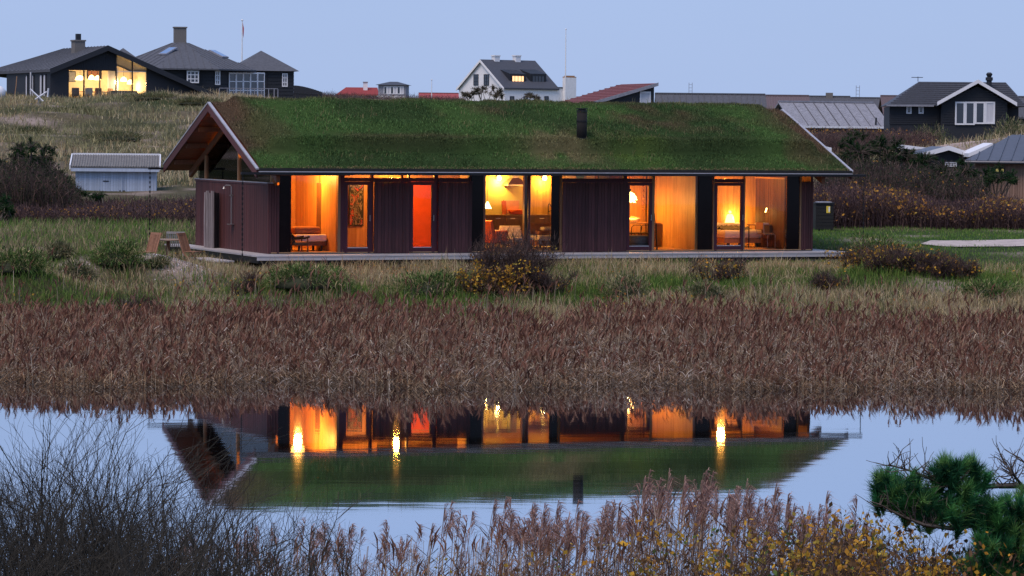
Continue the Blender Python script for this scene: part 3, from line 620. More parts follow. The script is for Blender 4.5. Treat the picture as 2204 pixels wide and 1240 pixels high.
# -- kitchen and living room
def kitchen():
    Yb=YB-0.11; x0,x1=X_(1010,Yb),X_(1290,Yb)
    zc=0.93
    t=hthing('kitchen_counter','long brown kitchen counter along the back wall under the cooker hood','counter',x0,Yb)
    W_=x1-x0; n=9
    BX('carcass',M['brown_slat'],t,0,W_,-0.58,-0.02,0.1,zc-0.05); BX('plinth',M['black'],t,0.02,W_-0.02,-0.52,-0.03,0,0.1); BX('worktop',M['post'],t,-0.01,W_+0.01,-0.62,-0.01,zc-0.047,zc)
    for k in range(n):
        d=BX('cabinet_door',M['brown_slat'],t,k*W_/n+0.006,(k+1)*W_/n-0.006,-0.602,-0.582,0.11,zc-0.06)
        BX('handle',M['steel'],d,(k+0.35)*W_/n,(k+0.65)*W_/n,-0.618,-0.604,zc-0.13,zc-0.115)
    # cooker hood
    Y=Yb-0.3; xc,zb=HF.aty(1110,400,Y); zt=HF.Z(1110,370,Y)
    hd=hthing('cooker_hood','steel cooker hood with flared skirt and square chimney on the lit kitchen wall','cooker hood',xc,Yb,zb)
    MB().hexa([(-0.36,-0.5,0.05),(0.36,-0.5,0.05),(0.36,-0.01,0.05),(-0.36,-0.01,0.05),(-0.12,-0.3,0.26),(0.12,-0.3,0.26),(0.12,-0.02,0.26),(-0.12,-0.02,0.26)]).build('skirt',M['steel'],hd)
    BX('rim',M['steel'],hd,-0.37,0.37,-0.51,-0.01,0,0.048); BX('chimney',M['steel'],hd,-0.115,0.115,-0.29,-0.02,0.262,rz_(YB)-TH-0.03-zb)
    # wall lamps: two bright spots on the kitchen wall
    for px,lab in ((1071,'small lit spot lamp on the yellow kitchen wall to the left of the cooker hood'),(1169,'small lit spot lamp on the yellow kitchen wall to the right of the cooker hood')):
        x,z=HF.aty(px,384,Yb); w=hthing('wall_lamp',lab,'lamp',x,Yb,z)
        BX('mount',M['steel'],w,-0.05,0.05,-0.03,0,-0.06,0.06); MB().lathe([(0.05,-0.06),(0.085,0.0),(0.05,0.1)],(0,-0.14,0),14).build('shade',M['lamp'],w,True); MB().tube((0,-0.03,0),(0,-0.1,0),0.012).build('arm',M['steel'],w)
        lampl('bulb',(0,-0.22,-0.12),85,w,(1.0,0.55,0.07),0.05)
    # things on the worktop
    x,_=HF.aty(1085,450,Yb-0.1); r=hthing('red_board','tall red cutting board leaning on the kitchen wall','cutting board',x,Yb-0.06,FZ+zc)
    MB().hexa([(-0.07,-0.06,0),(0.07,-0.06,0),(0.07,-0.03,0),(-0.07,-0.03,0),(-0.07,-0.01,0.44),(0.07,-0.01,0.44),(0.07,0.02,0.44),(-0.07,0.02,0.44)]).build('board',M['cloth_red'],r); MB().lathe([(0.02,0.0),(0.02,0.03)],(0,-0.005,0.44),8).build('hanging_loop',M['cloth_red'],r)
    x,_=HF.aty(1103,450,Yb-0.1); r=hthing('splash_print','pinkish print propped against the kitchen wall behind the red bowl','print',x,Yb-0.04,FZ+zc)
    BX('print_sheet',paint('pink_print',(0.72,0.4,0.36),0.8,0.15,5),r,-0.26,0.26,-0.02,0,0,0.46); BX('print_edge',M['white'],r,-0.27,0.27,0.001,0.012,0,0.47)
    x,_=HF.aty(1112,450,Yb-0.3); r=hthing('roasting_dish','wide red enamel roasting dish on the kitchen worktop','dish',x,Yb-0.3,FZ+zc)
    MB().lathe([(0.16,0),(0.24,0.04),(0.28,0.16),(0.27,0.16),(0.22,0.05)],(0,0,0),20).build('bowl',M['redpanel'],r,True); MB().box(-0.34,-0.26,-0.06,0.06,0.13,0.15).build('handle',M['redpanel'],r); MB().box(0.26,0.34,-0.06,0.06,0.13,0.15).build('handle',M['redpanel'],r)
    x,_=HF.aty(1181,455,Yb-0.15); r=hthing('tap','tall dark kitchen tap at the right end of the counter','tap',x-0.04,Yb-0.2,FZ+zc)
    MB().path([(0,0,0),(0,0,0.3),(0.0,-0.08,0.36),(0,-0.18,0.33),(0,-0.2,0.27)],0.016,8).build('spout',M['black'],r); MB().tube((0,0,0.08),(0.12,0,0.13),0.012).build('lever',M['black'],r)
    x,_=HF.aty(1186,455,Yb-0.15); r=hthing('bottle','red bottle beside the kitchen tap','bottle',x+0.02,Yb-0.24,FZ+zc)
    MB().lathe([(0.04,0),(0.042,0.2),(0.018,0.28),(0.016,0.36)],(0,0,0),12).build('bottle_body',M['redpanel'],r,True); MB().lathe([(0.018,0.361),(0.018,0.39)],(0,0,0),10).build('cap',M['black'],r)
    # shelf of colour above the wide shutter: prints on the back wall
    for px,c,lab in ((1229,(0.75,0.5,0.48),'pink framed print high on the back wall above the wide shutter'),(1250,(0.12,0.22,0.5),'blue framed print high on the back wall beside the pink one'),(1268,(0.7,0.52,0.5),'rose-grey framed print high on the back wall beside the blue one'),(1300,(0.3,0.25,0.2),'grey-brown framed print high on the back wall above the wide shutter')):
        x,z=HF.aty(px,390,Yb); r=hthing('wall_print',lab,'print',x,Yb+0.0,z,0,'prints above the wide shutter'); BX('sheet',paint('print',c,0.8,0.2,6),r,-0.2,0.2,-0.02,-0.002,-0.2,0.36); BX('print_frame',M['black'],r,-0.22,0.22,-0.001,0.012,-0.22,0.38)
kitchen()
def cone_pendant():
    Y=2.6; x,z=HF.aty(1048,449,Y)
    t=hthing('cone_pendant','lit white cone pendant hanging on a long cord by the kitchen window edge','lamp',x+0.02,Y,z)
    MB().lathe([(0.13,0),(0.1,0.06),(0.03,0.2),(0.02,0.22)],(0,0,0),18).build('shade',M['lamp'],t,True); MB().tube((0,0,0.2),(0,0,rz_(Y)-TH-0.04-z),0.006).build('cord',M['post'],t); lampl('bulb',(0,0,-0.08),70,t)
cone_pendant()
def armchair(name,label,px,Y,th,m,w=0.38,hb=0.86):
    t=hthing(name,label,'armchair',X_(px,Y),Y,FZ,th)
    MB().soft(-w,w,-0.36,0.36,0.18,0.42,0.07).build('seat',m,t,True)
    MB().hexa([(-w,0.22,0.3),(w,0.22,0.3),(w,0.4,0.3),(-w,0.4,0.3),(-w*0.9,0.36,hb),(w*0.9,0.36,hb),(w*0.9,0.46,hb-0.02),(-w*0.9,0.46,hb-0.02)]).build('backrest',m,t)
    for s in (-1,1): MB().soft(s*w-0.07,s*w+0.07,-0.34,0.3,0.2,0.58,0.05).build('armrest',m,t,True)
    for sx in (-1,1):
        for sy in (-0.28,0.28): MB().tube((sx*w*0.8,sy,0.2),(sx*w*0.9,sy*1.15,0),0.022,0.014).build('leg',M['post'],t)
    return t
armchair('armchair','rust-red armchair at the edge of the kitchen window under the cone pendant',1058,2.9,R(120),M['cloth_red'],0.36,0.9)
mpat=paint('flowered_cloth',(0.72,0.62,0.5),0.9,0.45,14)
armchair('armchair','pale flowered armchair beside the rust-red one in the kitchen window',1092,3.4,R(170),mpat,0.36,0.72)
def sofa():
    Y=3.0; t=hthing('sofa','low sofa with pale seat and brown cushions at the right end of the kitchen window','sofa',X_(1180,Y)+0.15,Y,FZ,R(8))
    BX('sofa_base',M['cloth_brown'],t,-0.75,0.75,-0.4,0.4,0.1,0.26); MB().soft(-0.74,0.74,-0.42,0.4,0.262,0.42,0.05).build('seat',M['cloth_white'],t,True)
    MB().soft(-0.74,0.74,0.22,0.42,0.42,0.8,0.06).build('backrest',M['cloth_brown'],t,True)
    MB().soft(-0.55,-0.05,-0.1,0.2,0.43,0.56,0.05).build('cushion',M['cloth_brown'],t,True); MB().soft(-0.35,0.25,-0.05,0.22,0.565,0.68,0.05).build('cushion',mpat,t,True)
    for sx in (-0.65,0.65):
        for sy in (-0.32,0.32): BX('leg',M['black'],t,sx-0.03,sx+0.03,sy-0.03,sy+0.03,0,0.1)
    Y=2.1; c=hthing('coffee_table','small low table with striped top between the armchairs and the sofa','table',X_(1120,Y),Y)
    BX('table_top',mpat,c,-0.35,0.35,-0.25,0.25,0.34,0.38)
    for sx in (-0.3,0.3):
        for sy in (-0.2,0.2): BX('leg',M['post'],c,sx-0.02,sx+0.02,sy-0.02,sy+0.02,0,0.34)
    m,nt,b=nmat('striped_rug'); L=nt.links.new; mp=coords(nt,(1,1,1)); w=N(nt,'ShaderNodeTexWave',Scale=3.2,Distortion=6.0); w.bands_direction='DIAGONAL'; L(mp.outputs[0],w.inputs['Vector'])
    mx=N(nt,'ShaderNodeMix',_data_type='RGBA'); mx.inputs['A'].default_value=(0.14,0.09,0.06,1); mx.inputs['B'].default_value=(0.7,0.6,0.45,1); L(w.outputs[0],mx.inputs['Factor']); L(mx.outputs['Result'],b.inputs['Base Color']); b.inputs['Roughness'].default_value=0.95
    r=BX('rug',m,None,-2.0,1.4,-0.9,1.5,0,0.012); htag(r,X_(1150,2.2),2.2,FZ+0.001); tag(r,'brown and cream striped rug on the living room floor','rug')
sofa()
# -- dining corner behind the second glazed door
def dining():
    Y=4.0; x,z=HF.aty(1378,481,Y); z=0.78
    t=hthing('dining_table','thin-legged dining table behind the glazed door right of the wide shutter','table',x,Y)
    BX('table_top',M['post'],t,-0.75,0.55,-0.4,0.4,z-0.03,z)
    for sx in (-0.6,0.42):
        for sy in (-0.32,0.32): MB().path([(sx,sy,z-0.032),(sx*1.02,sy,z-0.1),(sx*1.08,sy*1.08,0)],[0.018,0.018,0.014]).build('leg',M['black'],t)
    for px,th,lab in ((1364,0.1,'dark bentwood chair at the left of the dining table'),(1388,-0.15,'dark bentwood chair at the right of the dining table')):
        c=hthing('dining_chair',lab,'chair',X_(px,3.45),3.45,FZ,th,'chairs at the dining table')
        MB().lathe([(0.2,0.44),(0.21,0.46),(0.2,0.475)],(0,0,0),14).build('seat',M['black'],c)
        for sx in (-0.15,0.15): MB().path([(sx*1.25,-0.19,0),(sx,-0.15,0.44)],0.014).build('leg',M['black'],c); MB().path([(sx*1.2,0.2,0),(sx,0.16,0.44)],0.014).build('leg',M['black'],c)
        MB().path([(-0.17,-0.17,0.46),(-0.19,-0.21,0.66),(-0.12,-0.23,0.72),(0.12,-0.23,0.72),(0.19,-0.21,0.66),(0.17,-0.17,0.46)],0.014).build('backrest',M['black'],c)
    b=hthing('bowl','round bowl of bread on the dining table','bowl',X_(1362,Y)+0.02,Y,FZ+z)
    MB().lathe([(0.09,0),(0.19,0.07),(0.21,0.15),(0.19,0.15),(0.14,0.05)],(0,0,0),18).build('bowl_body',M['cloth_white'],b,True); MB().ball((0,0,0.14),0.15,12,8,0.5).build('bread',M['post'],b,True)
    Y=3.6; x,z=HF.aty(1355,427,Y)
    p=hthing('leaf_pendant','lit white leaf-petalled pendant above the dining table','lamp',x,Y,z)
    mb=MB()
    for ring,(rr,zz,ln) in enumerate(((0.05,0.16,0.16),(0.1,0.09,0.17),(0.13,0.01,0.16),(0.1,-0.07,0.13))):
        for k in range(12):
            a=2*PI*(k+0.5*ring)/12; c_,s_=math.cos(a),math.sin(a)
            mb.add([(rr*c_*0.6-s_*0.03,rr*s_*0.6+c_*0.03,zz+0.05),(rr*c_*0.6+s_*0.03,rr*s_*0.6-c_*0.03,zz+0.05),((rr+ln*0.55)*c_+s_*0.05,(rr+ln*0.55)*s_-c_*0.05,zz-0.01),((rr+ln)*c_*0.9,(rr+ln)*s_*0.9,zz-0.07),((rr+ln*0.55)*c_-s_*0.05,(rr+ln*0.55)*s_+c_*0.05,zz-0.01)],[(0,1,2,3,4)])
    mb.build('petals',M['lamp'],p); MB().lathe([(0.045,0.2),(0.05,0.3)],(0,0,0),10).build('lamp_cap',M['black'],p); MB().tube((0,0,0.3),(0,0,rz_(Y)-TH-0.04-z),0.006).build('cord',M['black'],p)
    lampl('bulb',(0,0,-0.2),165,p,(1.0,0.4,0.06))
    Y=4.3; x,z0=HF.aty(1385,393,Y); _,z1=HF.aty(1385,455,Y)
    mo=hthing('hanging_mobile','string of five dark diamond shapes hanging in the dining room','mobile',x,Y,z1)
    H=z0-z1; MB().tube((0,0,-0.06),(0,0,rz_(Y)-TH-0.04-z1),0.005,n=4).build('string',M['black'],mo)
    for k in range(5): MB().lathe([(0.004,0),(0.055,H*0.08),(0.004,H*0.16)],(0,0,H*0.2*k),6).build('diamond',M['cloth_brown'],mo)
    Y=1.75; o=hthing('ottoman','round grey-green pouffe inside the glazed door by the dining table','pouffe',X_(1376,Y),Y)
    MB().lathe([(0.36,0),(0.42,0.06),(0.43,0.3),(0.4,0.4),(0.3,0.44),(0.01,0.45)],(0,0,0),24).build('cover',M['cloth_grey'],o,True); MB().lathe([(0.435,0.2),(0.435,0.215)],(0,0,0),24).build('piping',M['black'],o)
    Y=1.35; x,_=HF.aty(1412,535,Y); b=hthing('broom','thin dark stick leaning inside the corner of the empty timber room','stick',x,Y)
    MB().tube((0.03,0,0.0),(-0.06,0.02,1.15),0.012).build('shaft',M['black'],b); MB().lathe([(0.03,0),(0.02,0.08)],(0.03,0,0),8).build('ferrule',M['black'],b)
dining()
# -- second bedroom
def bedroom():
    Y=3.6; x0,x1=X_(1538,Y),X_(1641,Y-0.6)
    t=hthing('bed','double bed with white sheet and rumpled brown quilt in the bedroom at the far end','bed',(x0+x1)/2,Y); w=(x1-x0)/2
    BX('bed_base',M['post'],t,-w,w,-0.75,0.8,0.14,0.3)
    for sx in (-1,1):
        for sy in (-0.6,0.65): BX('leg',M['black'],t,sx*(w-0.2)-0.03,sx*(w-0.2)+0.03,sy-0.03,sy+0.03,0,0.14)
    MB().soft(-w+0.01,w-0.01,-0.76,0.8,0.3,0.56,0.05).build('mattress',M['cloth_white'],t,True)
    n=24; V=[];F=[]
    for j in range(n):
        for i in range(n):
            x=-w+0.05+(2*w-0.4)*i/(n-1); y=-0.6+1.3*j/(n-1); V.append((x,y,0.575+0.1*abs(math.sin(i*0.8+j*0.35))*math.sin(PI*j/(n-1))+0.03*math.sin(j*1.3)))
    for j in range(n-1):
        for i in range(n-1): F.append((j*n+i,j*n+i+1,(j+1)*n+i+1,(j+1)*n+i))
    mb=MB(); mb.add(V,F); mb.build('quilt',M['cloth_grey'],t,True)
    for xx in (-w+0.35,-w+0.95): MB().soft(xx-0.28,xx+0.28,0.36,0.76,0.6,0.76,0.07).build('pillow',M['cloth_white'],t,True)
    Y=4.42; x,z=HF.aty(1571,474,Y); b=hthing('bedside_lamp','glowing bedside lamp behind the bed seen through the last door','lamp',x,Y,FZ)
    z-=FZ; MB().lathe([(0.09,0.0),(0.09,0.02),(0.02,0.03),(0.02,z-0.1)],(0,0,0),12).build('lamp_foot',M['steel'],b); MB().lathe([(0.17,z-0.1),(0.12,z+0.12),(0.08,z+0.2)],(0,0,0),18).build('shade',M['globe'],b,True); MB().ball((0,0,z+0.27),0.05,10,6).build('finial',M['globe'],b,True)
    lampl('bulb',(0.28,-0.12,z+0.1),60,b,(1.0,0.5,0.1),0.1)
    Y=2.35; xa,xb=X_(1618,Y),XW-0.02; z=0.76
    d=hthing('desk','narrow timber desk along the brown slatted bedroom wall','desk',xb,Y)
    BX('desk_top',M['post'],d,xa-xb,0,-0.3,0.35,z-0.03,z); BX('bracket',M['brown_slat'],d,-0.06,-0.0,-0.25,0.3,0.3,z-0.032); MB().tube((xa-xb+0.06,0.3,0),(xa-xb+0.06,0.3,z-0.03),0.02).build('leg',M['black'],d)
    for px,w_,lab in ((1640,0.2,'open pale book lying on the desk nearest the bed'),(1668,0.22,'flat stack of papers on the desk near the reading lamp')):
        p=BX('papers' if w_>0.21 else 'book',M['cloth_white'],None,-w_,w_,-0.12,0.12,0,0.05); htag(p,X_(px,Y),Y,FZ+z+0.001); tag(p,lab,'papers' if w_>0.21 else 'book')
    x,_=HF.aty(1686,455,Y); l=hthing('reading_lamp','slim bright reading lamp on the slatted wall over the desk','lamp',XW-0.01,Y,FZ+1.15)
    MB().tube((0,0,0),(-0.1,-0.02,0.06),0.008).build('arm',M['steel'],l); MB().tube((-0.12,-0.02,0.0),(-0.07,-0.02,0.14),0.02).build('lamp_head',M['lamp'],l); lampl('bulb',(-0.2,-0.03,-0.06),1.5,l,(1.0,0.7,0.3),0.03)
    Y=1.85; x,_=HF.aty(1648,520,Y); c=hthing('desk_chair','tubular steel cantilever chair with cane seat at the desk','chair',x,Y,FZ,R(8))
    for s in (-0.21,0.21): MB().path([(-0.24,s,0.84),(-0.22,s,0.46),(0.2,s,0.46),(0.22,s,0.42),(0.22,s,0.02),(-0.24,s,0.02)],0.012).build('side_tube',M['steel'],c)
    BX('seat',M['post'],c,-0.2,0.2,-0.2,0.2,0.463,0.49); BX('backrest',M['post'],c,-0.25,-0.225,-0.2,0.2,0.62,0.84); MB().tube((-0.24,-0.21,0.02),(-0.24,0.21,0.02),0.012).build('stretcher',M['steel'],c)
bedroom()
# -- outside against the house
def outside():
    # shower on the end wall
    y0,z1=HF.atx(502,399,XL); _,z0=HF.atx(502,482,XL)
    s=thing('outdoor_shower','slim outdoor shower pipe with angled head on the plum end wall','shower',HF.w(XL-0.06,y0,z0),YAW); H=z1-z0
    MB().tube((0,0,0),(0,0,H-0.04),0.013).build('riser',M['steel'],s); MB().path([(0,0,H-0.04),(-0.03,0.02,H),(-0.14,0.12,H),(-0.18,0.16,H-0.05)],0.013).build('arm',M['steel'],s)
    MB().lathe([(0.02,0.0),(0.06,-0.06)],(-0.18,0.16,H-0.05),12).build('shower_head',M['steel'],s); BX('soap_shelf',M['steel'],s,-0.1,0.05,-0.16,0.12,-0.02,0.0); BX('valve',M['steel'],s,-0.04,0.06,-0.03,0.03,H*0.72,H*0.76)
    # screen of rough poles
    mg=wood('grey_pole',(0.3,0.26,0.26),(0.16,0.13,0.14),0.85,(20,20,1.2),0.3,0.25); md=wood('shade_dark_pole',(0.03,0.022,0.026),(0.012,0.01,0.012),0.8,(20,20,1.2),0.3,0.3)  # second wood: shade inside the enclosure put into the inner poles' colour
    a=HF.loc(P(441,530,100.6)); gzz=lambda X,Y: gz(HF.w(X,Y).x,HF.w(X,Y).y)-HF.o.z-0.1
    ztop=HF.Z(450,412,a.y)
    sc=thing('pole_screen','shower screen of rough upright poles, grey on the outer edge and darkened for shade inside','screen',HF.w(0,0,0),YAW)
    b=HF.loc(P(459,530,100.0)); c_=HF.loc(P(499,530,101.0))
    for k in range(6):
        t=k/5; X,Y=a.x+(b.x-a.x)*t,a.y+(b.y-a.y)*t; r=0.036+RNG.uniform(-0.006,0.008)
        MB().path([(X,Y,gzz(X,Y)),(X+RNG.uniform(-.01,.01),Y,0.9),(X,Y,ztop+RNG.uniform(-0.05,0.04))],[r,r*1.05,r*0.9],7).build('pole',mg,sc)
    for k in range(11):
        t=(k+0.7)/11; X,Y=b.x+(c_.x-b.x)*t,b.y+(c_.y-b.y)*t; r=0.034+RNG.uniform(-0.005,0.006)
        MB().path([(X,Y,gzz(X,Y)),(X+RNG.uniform(-.01,.01),Y,0.9),(X,Y,ztop-0.03+RNG.uniform(-0.04,0.04))],[r,r*1.05,r*0.9],7).build('pole',md,sc)
    # step below the deck corner
    st=thing('deck_step','low grey timber step below the left deck corner','step',HF.w(-0.35,2.6,-0.24),YAW)
    for k in range(4): BX('plank',M['deck'],st,-0.55+k*0.15,-0.41+k*0.15,-1.4,1.2,0,0.045)
    BX('bearer',M['black'],st,-0.5,0.02,-1.2,-1.1,-0.16,-0.002); BX('bearer',M['black'],st,-0.5,0.02,0.9,1.0,-0.16,-0.002)
    # bin
    q=P(1771,485,116.0); g=gz(q.x,q.y); zt_=P(1771,433,116.0).z
    b=thing('waste_bin','black slatted waste bin with a yellow sticker behind the right end of the house','bin',(q.x,q.y,g),R(6)); h=zt_-g; w=0.33
    BX('bin_body',M['dark'],b,-w+0.015,w-0.015,-0.28,0.3,0.03,h-0.12)
    for k in range(7): BX('slat',M['black'],b,-w,w,-0.3,-0.283,0.06+k*(h-0.2)/7,0.06+(k+0.86)*(h-0.2)/7)
    BX('lid',M['dark'],b,-w-0.02,w+0.02,-0.33,0.32,h-0.11,h-0.05); BX('rim',M['zinc'],b,-w+0.1,w-0.05,-0.2,0.3,h-0.048,h-0.02)
    BX('sticker',paint('yellow_sticker',(0.75,0.55,0.06),0.6,0.2,18),b,0.06,0.2,-0.306,-0.302,h-0.42,h-0.17); BX('sticker_print',M['white'],b,0.14,0.19,-0.309,-0.307,h-0.38,h-0.2)
    # garden table and folding chairs
    mt=wood('teak_grey',(0.42,0.3,0.22),(0.26,0.18,0.13),0.7); mt2=wood('teak_brown',(0.34,0.17,0.1),(0.2,0.1,0.06),0.7); mt3=wood('teak_silver',(0.5,0.46,0.43),(0.34,0.31,0.29),0.7)
    q=P(362,520,97.0); g=gz(q.x,q.y); t=thing('garden_table','round weathered wooden garden table left of the house','table',(q.x,q.y,g)); zt_=P(362,515,97).z-g
    MB().lathe([(0.55,zt_-0.03),(0.55,zt_)],(0,0,0),24).build('table_top',mt,t); MB().tube((0,0,0),(0,0,zt_-0.03),0.06).build('pedestal',mt2,t)
    for px,py,D,th,m,lab in ((318,503,96.3,R(-50),mt2,'slatted brown garden chair on the left of the round garden table'),(377,500,98.1,R(188),mt3,'pale silvery slatted garden chair behind the round garden table'),(410,504,96.2,R(70),mt2,'slatted brown garden chair between the garden table and the plum wall')):
        q=P(px,520,D); g=gz(q.x,q.y); c=thing('garden_chair',lab,'chair',(q.x,q.y,g),th,'chairs round the garden table'); h=P(px,py,D).z-g
        for s in (-0.26,0.26):
            MB().path([(s,-0.25,0),(s,0.12,0.42),(s,0.3,h)],0.022,4).build('side_rail',m,c); MB().path([(s*0.92,0.3,0),(s*0.92,-0.25,0.43)],0.02,4).build('leg',m,c)
        for k in range(8):
            x=-0.21+k*0.06; MB().hexa([(x-0.018,0.13,0.45),(x+0.018,0.13,0.45),(x+0.018,0.148,0.45),(x-0.018,0.148,0.45),(x-0.018,0.285,h-0.03),(x+0.018,0.285,h-0.03),(x+0.018,0.303,h-0.03),(x-0.018,0.303,h-0.03)]).build('slat',m,c)
        MB().hexa([(-0.28,0.28,h-0.035),(0.28,0.28,h-0.035),(0.28,0.32,h-0.035),(-0.28,0.32,h-0.035),(-0.28,0.3,h+0.03),(0.28,0.3,h+0.03),(0.28,0.34,h+0.03),(-0.28,0.34,h+0.03)]).build('top_rail',m,c)
        for k in range(6): BX('seat_slat',m,c,-0.25,0.25,-0.26+k*0.065,-0.21+k*0.065,0.43,0.45)
outside()

# ================================================================== the houses on the dunes behind
M['tar']=paint('tarred_boards',(0.022,0.025,0.032),0.6,0.3,9,(1,1,4),0.2)
M['felt']=paint('roof_felt',(0.085,0.09,0.105),0.8,0.25,5,(1,1,1),0.3)
M['slate']=paint('slate_roof',(0.06,0.065,0.08),0.7,0.25,8,(1,1,1),0.3)
M['tile']=paint('red_tiles',(0.34,0.07,0.07),0.75,0.3,9,(1,1,3),0.4)
M['tile2']=paint('brown_red_tiles',(0.2,0.075,0.08),0.75,0.3,9,(1,1,3),0.4)
M['tile3']=paint('grey_red_tiles',(0.13,0.1,0.11),0.8,0.3,9,(1,1,3),0.4)
M['render']=paint('white_render',(0.78,0.78,0.79),0.8,0.1,3,(1,1,1),0.2)
M['cement']=paint('fibre_cement',(0.24,0.25,0.29),0.85,0.3,5,(1,1,1),0.3)
M['brick']=paint('dark_brick',(0.16,0.15,0.14),0.85,0.35,20)
M['sheet']=paint('grey_sheet',(0.1,0.105,0.125),0.45,0.15,4,(1,1,1),0.05,0.3)
M['cedar']=wood('cedar_boards',(0.3,0.19,0.14),(0.2,0.12,0.09),0.7)
M['shed']=paint('blue_grey_boards',(0.42,0.49,0.6),0.65,0.15,6,(3,3,0.5),0.15,0.0,0.1)
M['wframe']=paint('window_white',(0.72,0.73,0.76),0.5,0.08,5)
M['rpane']=paint('dusk_pane',(0.02,0.025,0.035),0.05,0.1,3,(1,1,1),0.0,0.0,0.0,0.8)
M['curtain']=paint('white_blind',(0.55,0.56,0.6),0.7,0.15,4,(8,8,0.4),0.1)
M['litwin']=emit('lit_window',(1.0,0.55,0.25),1.6)
class Build:
    """a house standing in its own frame: local y points away from the facade"""
    def __init__(s,name,label,cat,px,py,D,rz,group=None,drop=0.5):
        q=P(px,py,D); s.F=Frame(q,rz); s.t=thing(name,label,cat,q,rz,group); s.drop=drop
    def X(s,px,py,Y=0): return s.F.aty(px,py,Y)
    def part(s,name,m,mb,parent=None): return mb.build(name,M[m] if isinstance(m,str) else m,parent or s.t)
    def win(s,x0,x1,z0,z1,Y=0.0,nx=1,nz=1,fr='wframe',pane='rpane',b=0.06,axis='y',name='window',xf=None):
        def B(mb,a0,a1,d0,d1,c0,c1): return mb.box(a0,a1,d0,d1,c0,c1) if axis=='y' else mb.box(d0,d1,a0,a1,c0,c1)
        mb=MB(); d0,d1=Y-0.06,Y-0.002
        B(mb,x0,x0+b,d0,d1,z0,z1); B(mb,x1-b,x1,d0,d1,z0,z1); B(mb,x0+b,x1-b,d0+.002,d1,z0,z0+b); B(mb,x0+b,x1-b,d0+.002,d1,z1-b,z1)
        for k in range(1,nx): xx=x0+(x1-x0)*k/nx; B(mb,xx-b*0.35,xx+b*0.35,d0+.006,d1,z0+b,z1-b)
        for k in range(1,nz): zz=z0+(z1-z0)*k/nz; B(mb,x0+b,x1-b,d0+.009,d1,zz-b*0.35,zz+b*0.35)
        p=MB(); B(p,x0+b*0.6,x1-b*0.6,Y-0.028,Y-0.016,z0+b*0.6,z1-b*0.6); 
        if xf:
            for q in (mb,p): q.v=[tuple(xf(v)) for v in q.v]
        w=mb.build(name,M[fr],s.t); p.build('pane',M[pane] if isinstance(pane,str) else pane,w); return w
    def winp(s,pa,pb,Y=0.0,**k):
        (x0,z1),(x1,z0)=s.X(*pa,Y),s.X(*pb,Y); return s.win(x0,x1,z0,z1,Y,**k)
def slab(mb,pts,th):                     # a sloping roof plane with thickness, pts seen from above counter-clockwise
    n=[Vector(p) for p in pts]; return mb.prism([p-Vector((0,0,th)) for p in n],(0,0,th))
def ribs(parent,m,a,b,c,d,n,r,name='rib'):   # standing seams or corrugations from edge a-b to edge d-c
    a,b,c,d=map(Vector,(a,b,c,d)); mb=MB()
    for k in range(n+1):
        t=k/n; mb.tube(a+(b-a)*t,d+(c-d)*t,r,n=4,caps=False)
    return mb.build(name,m,parent)

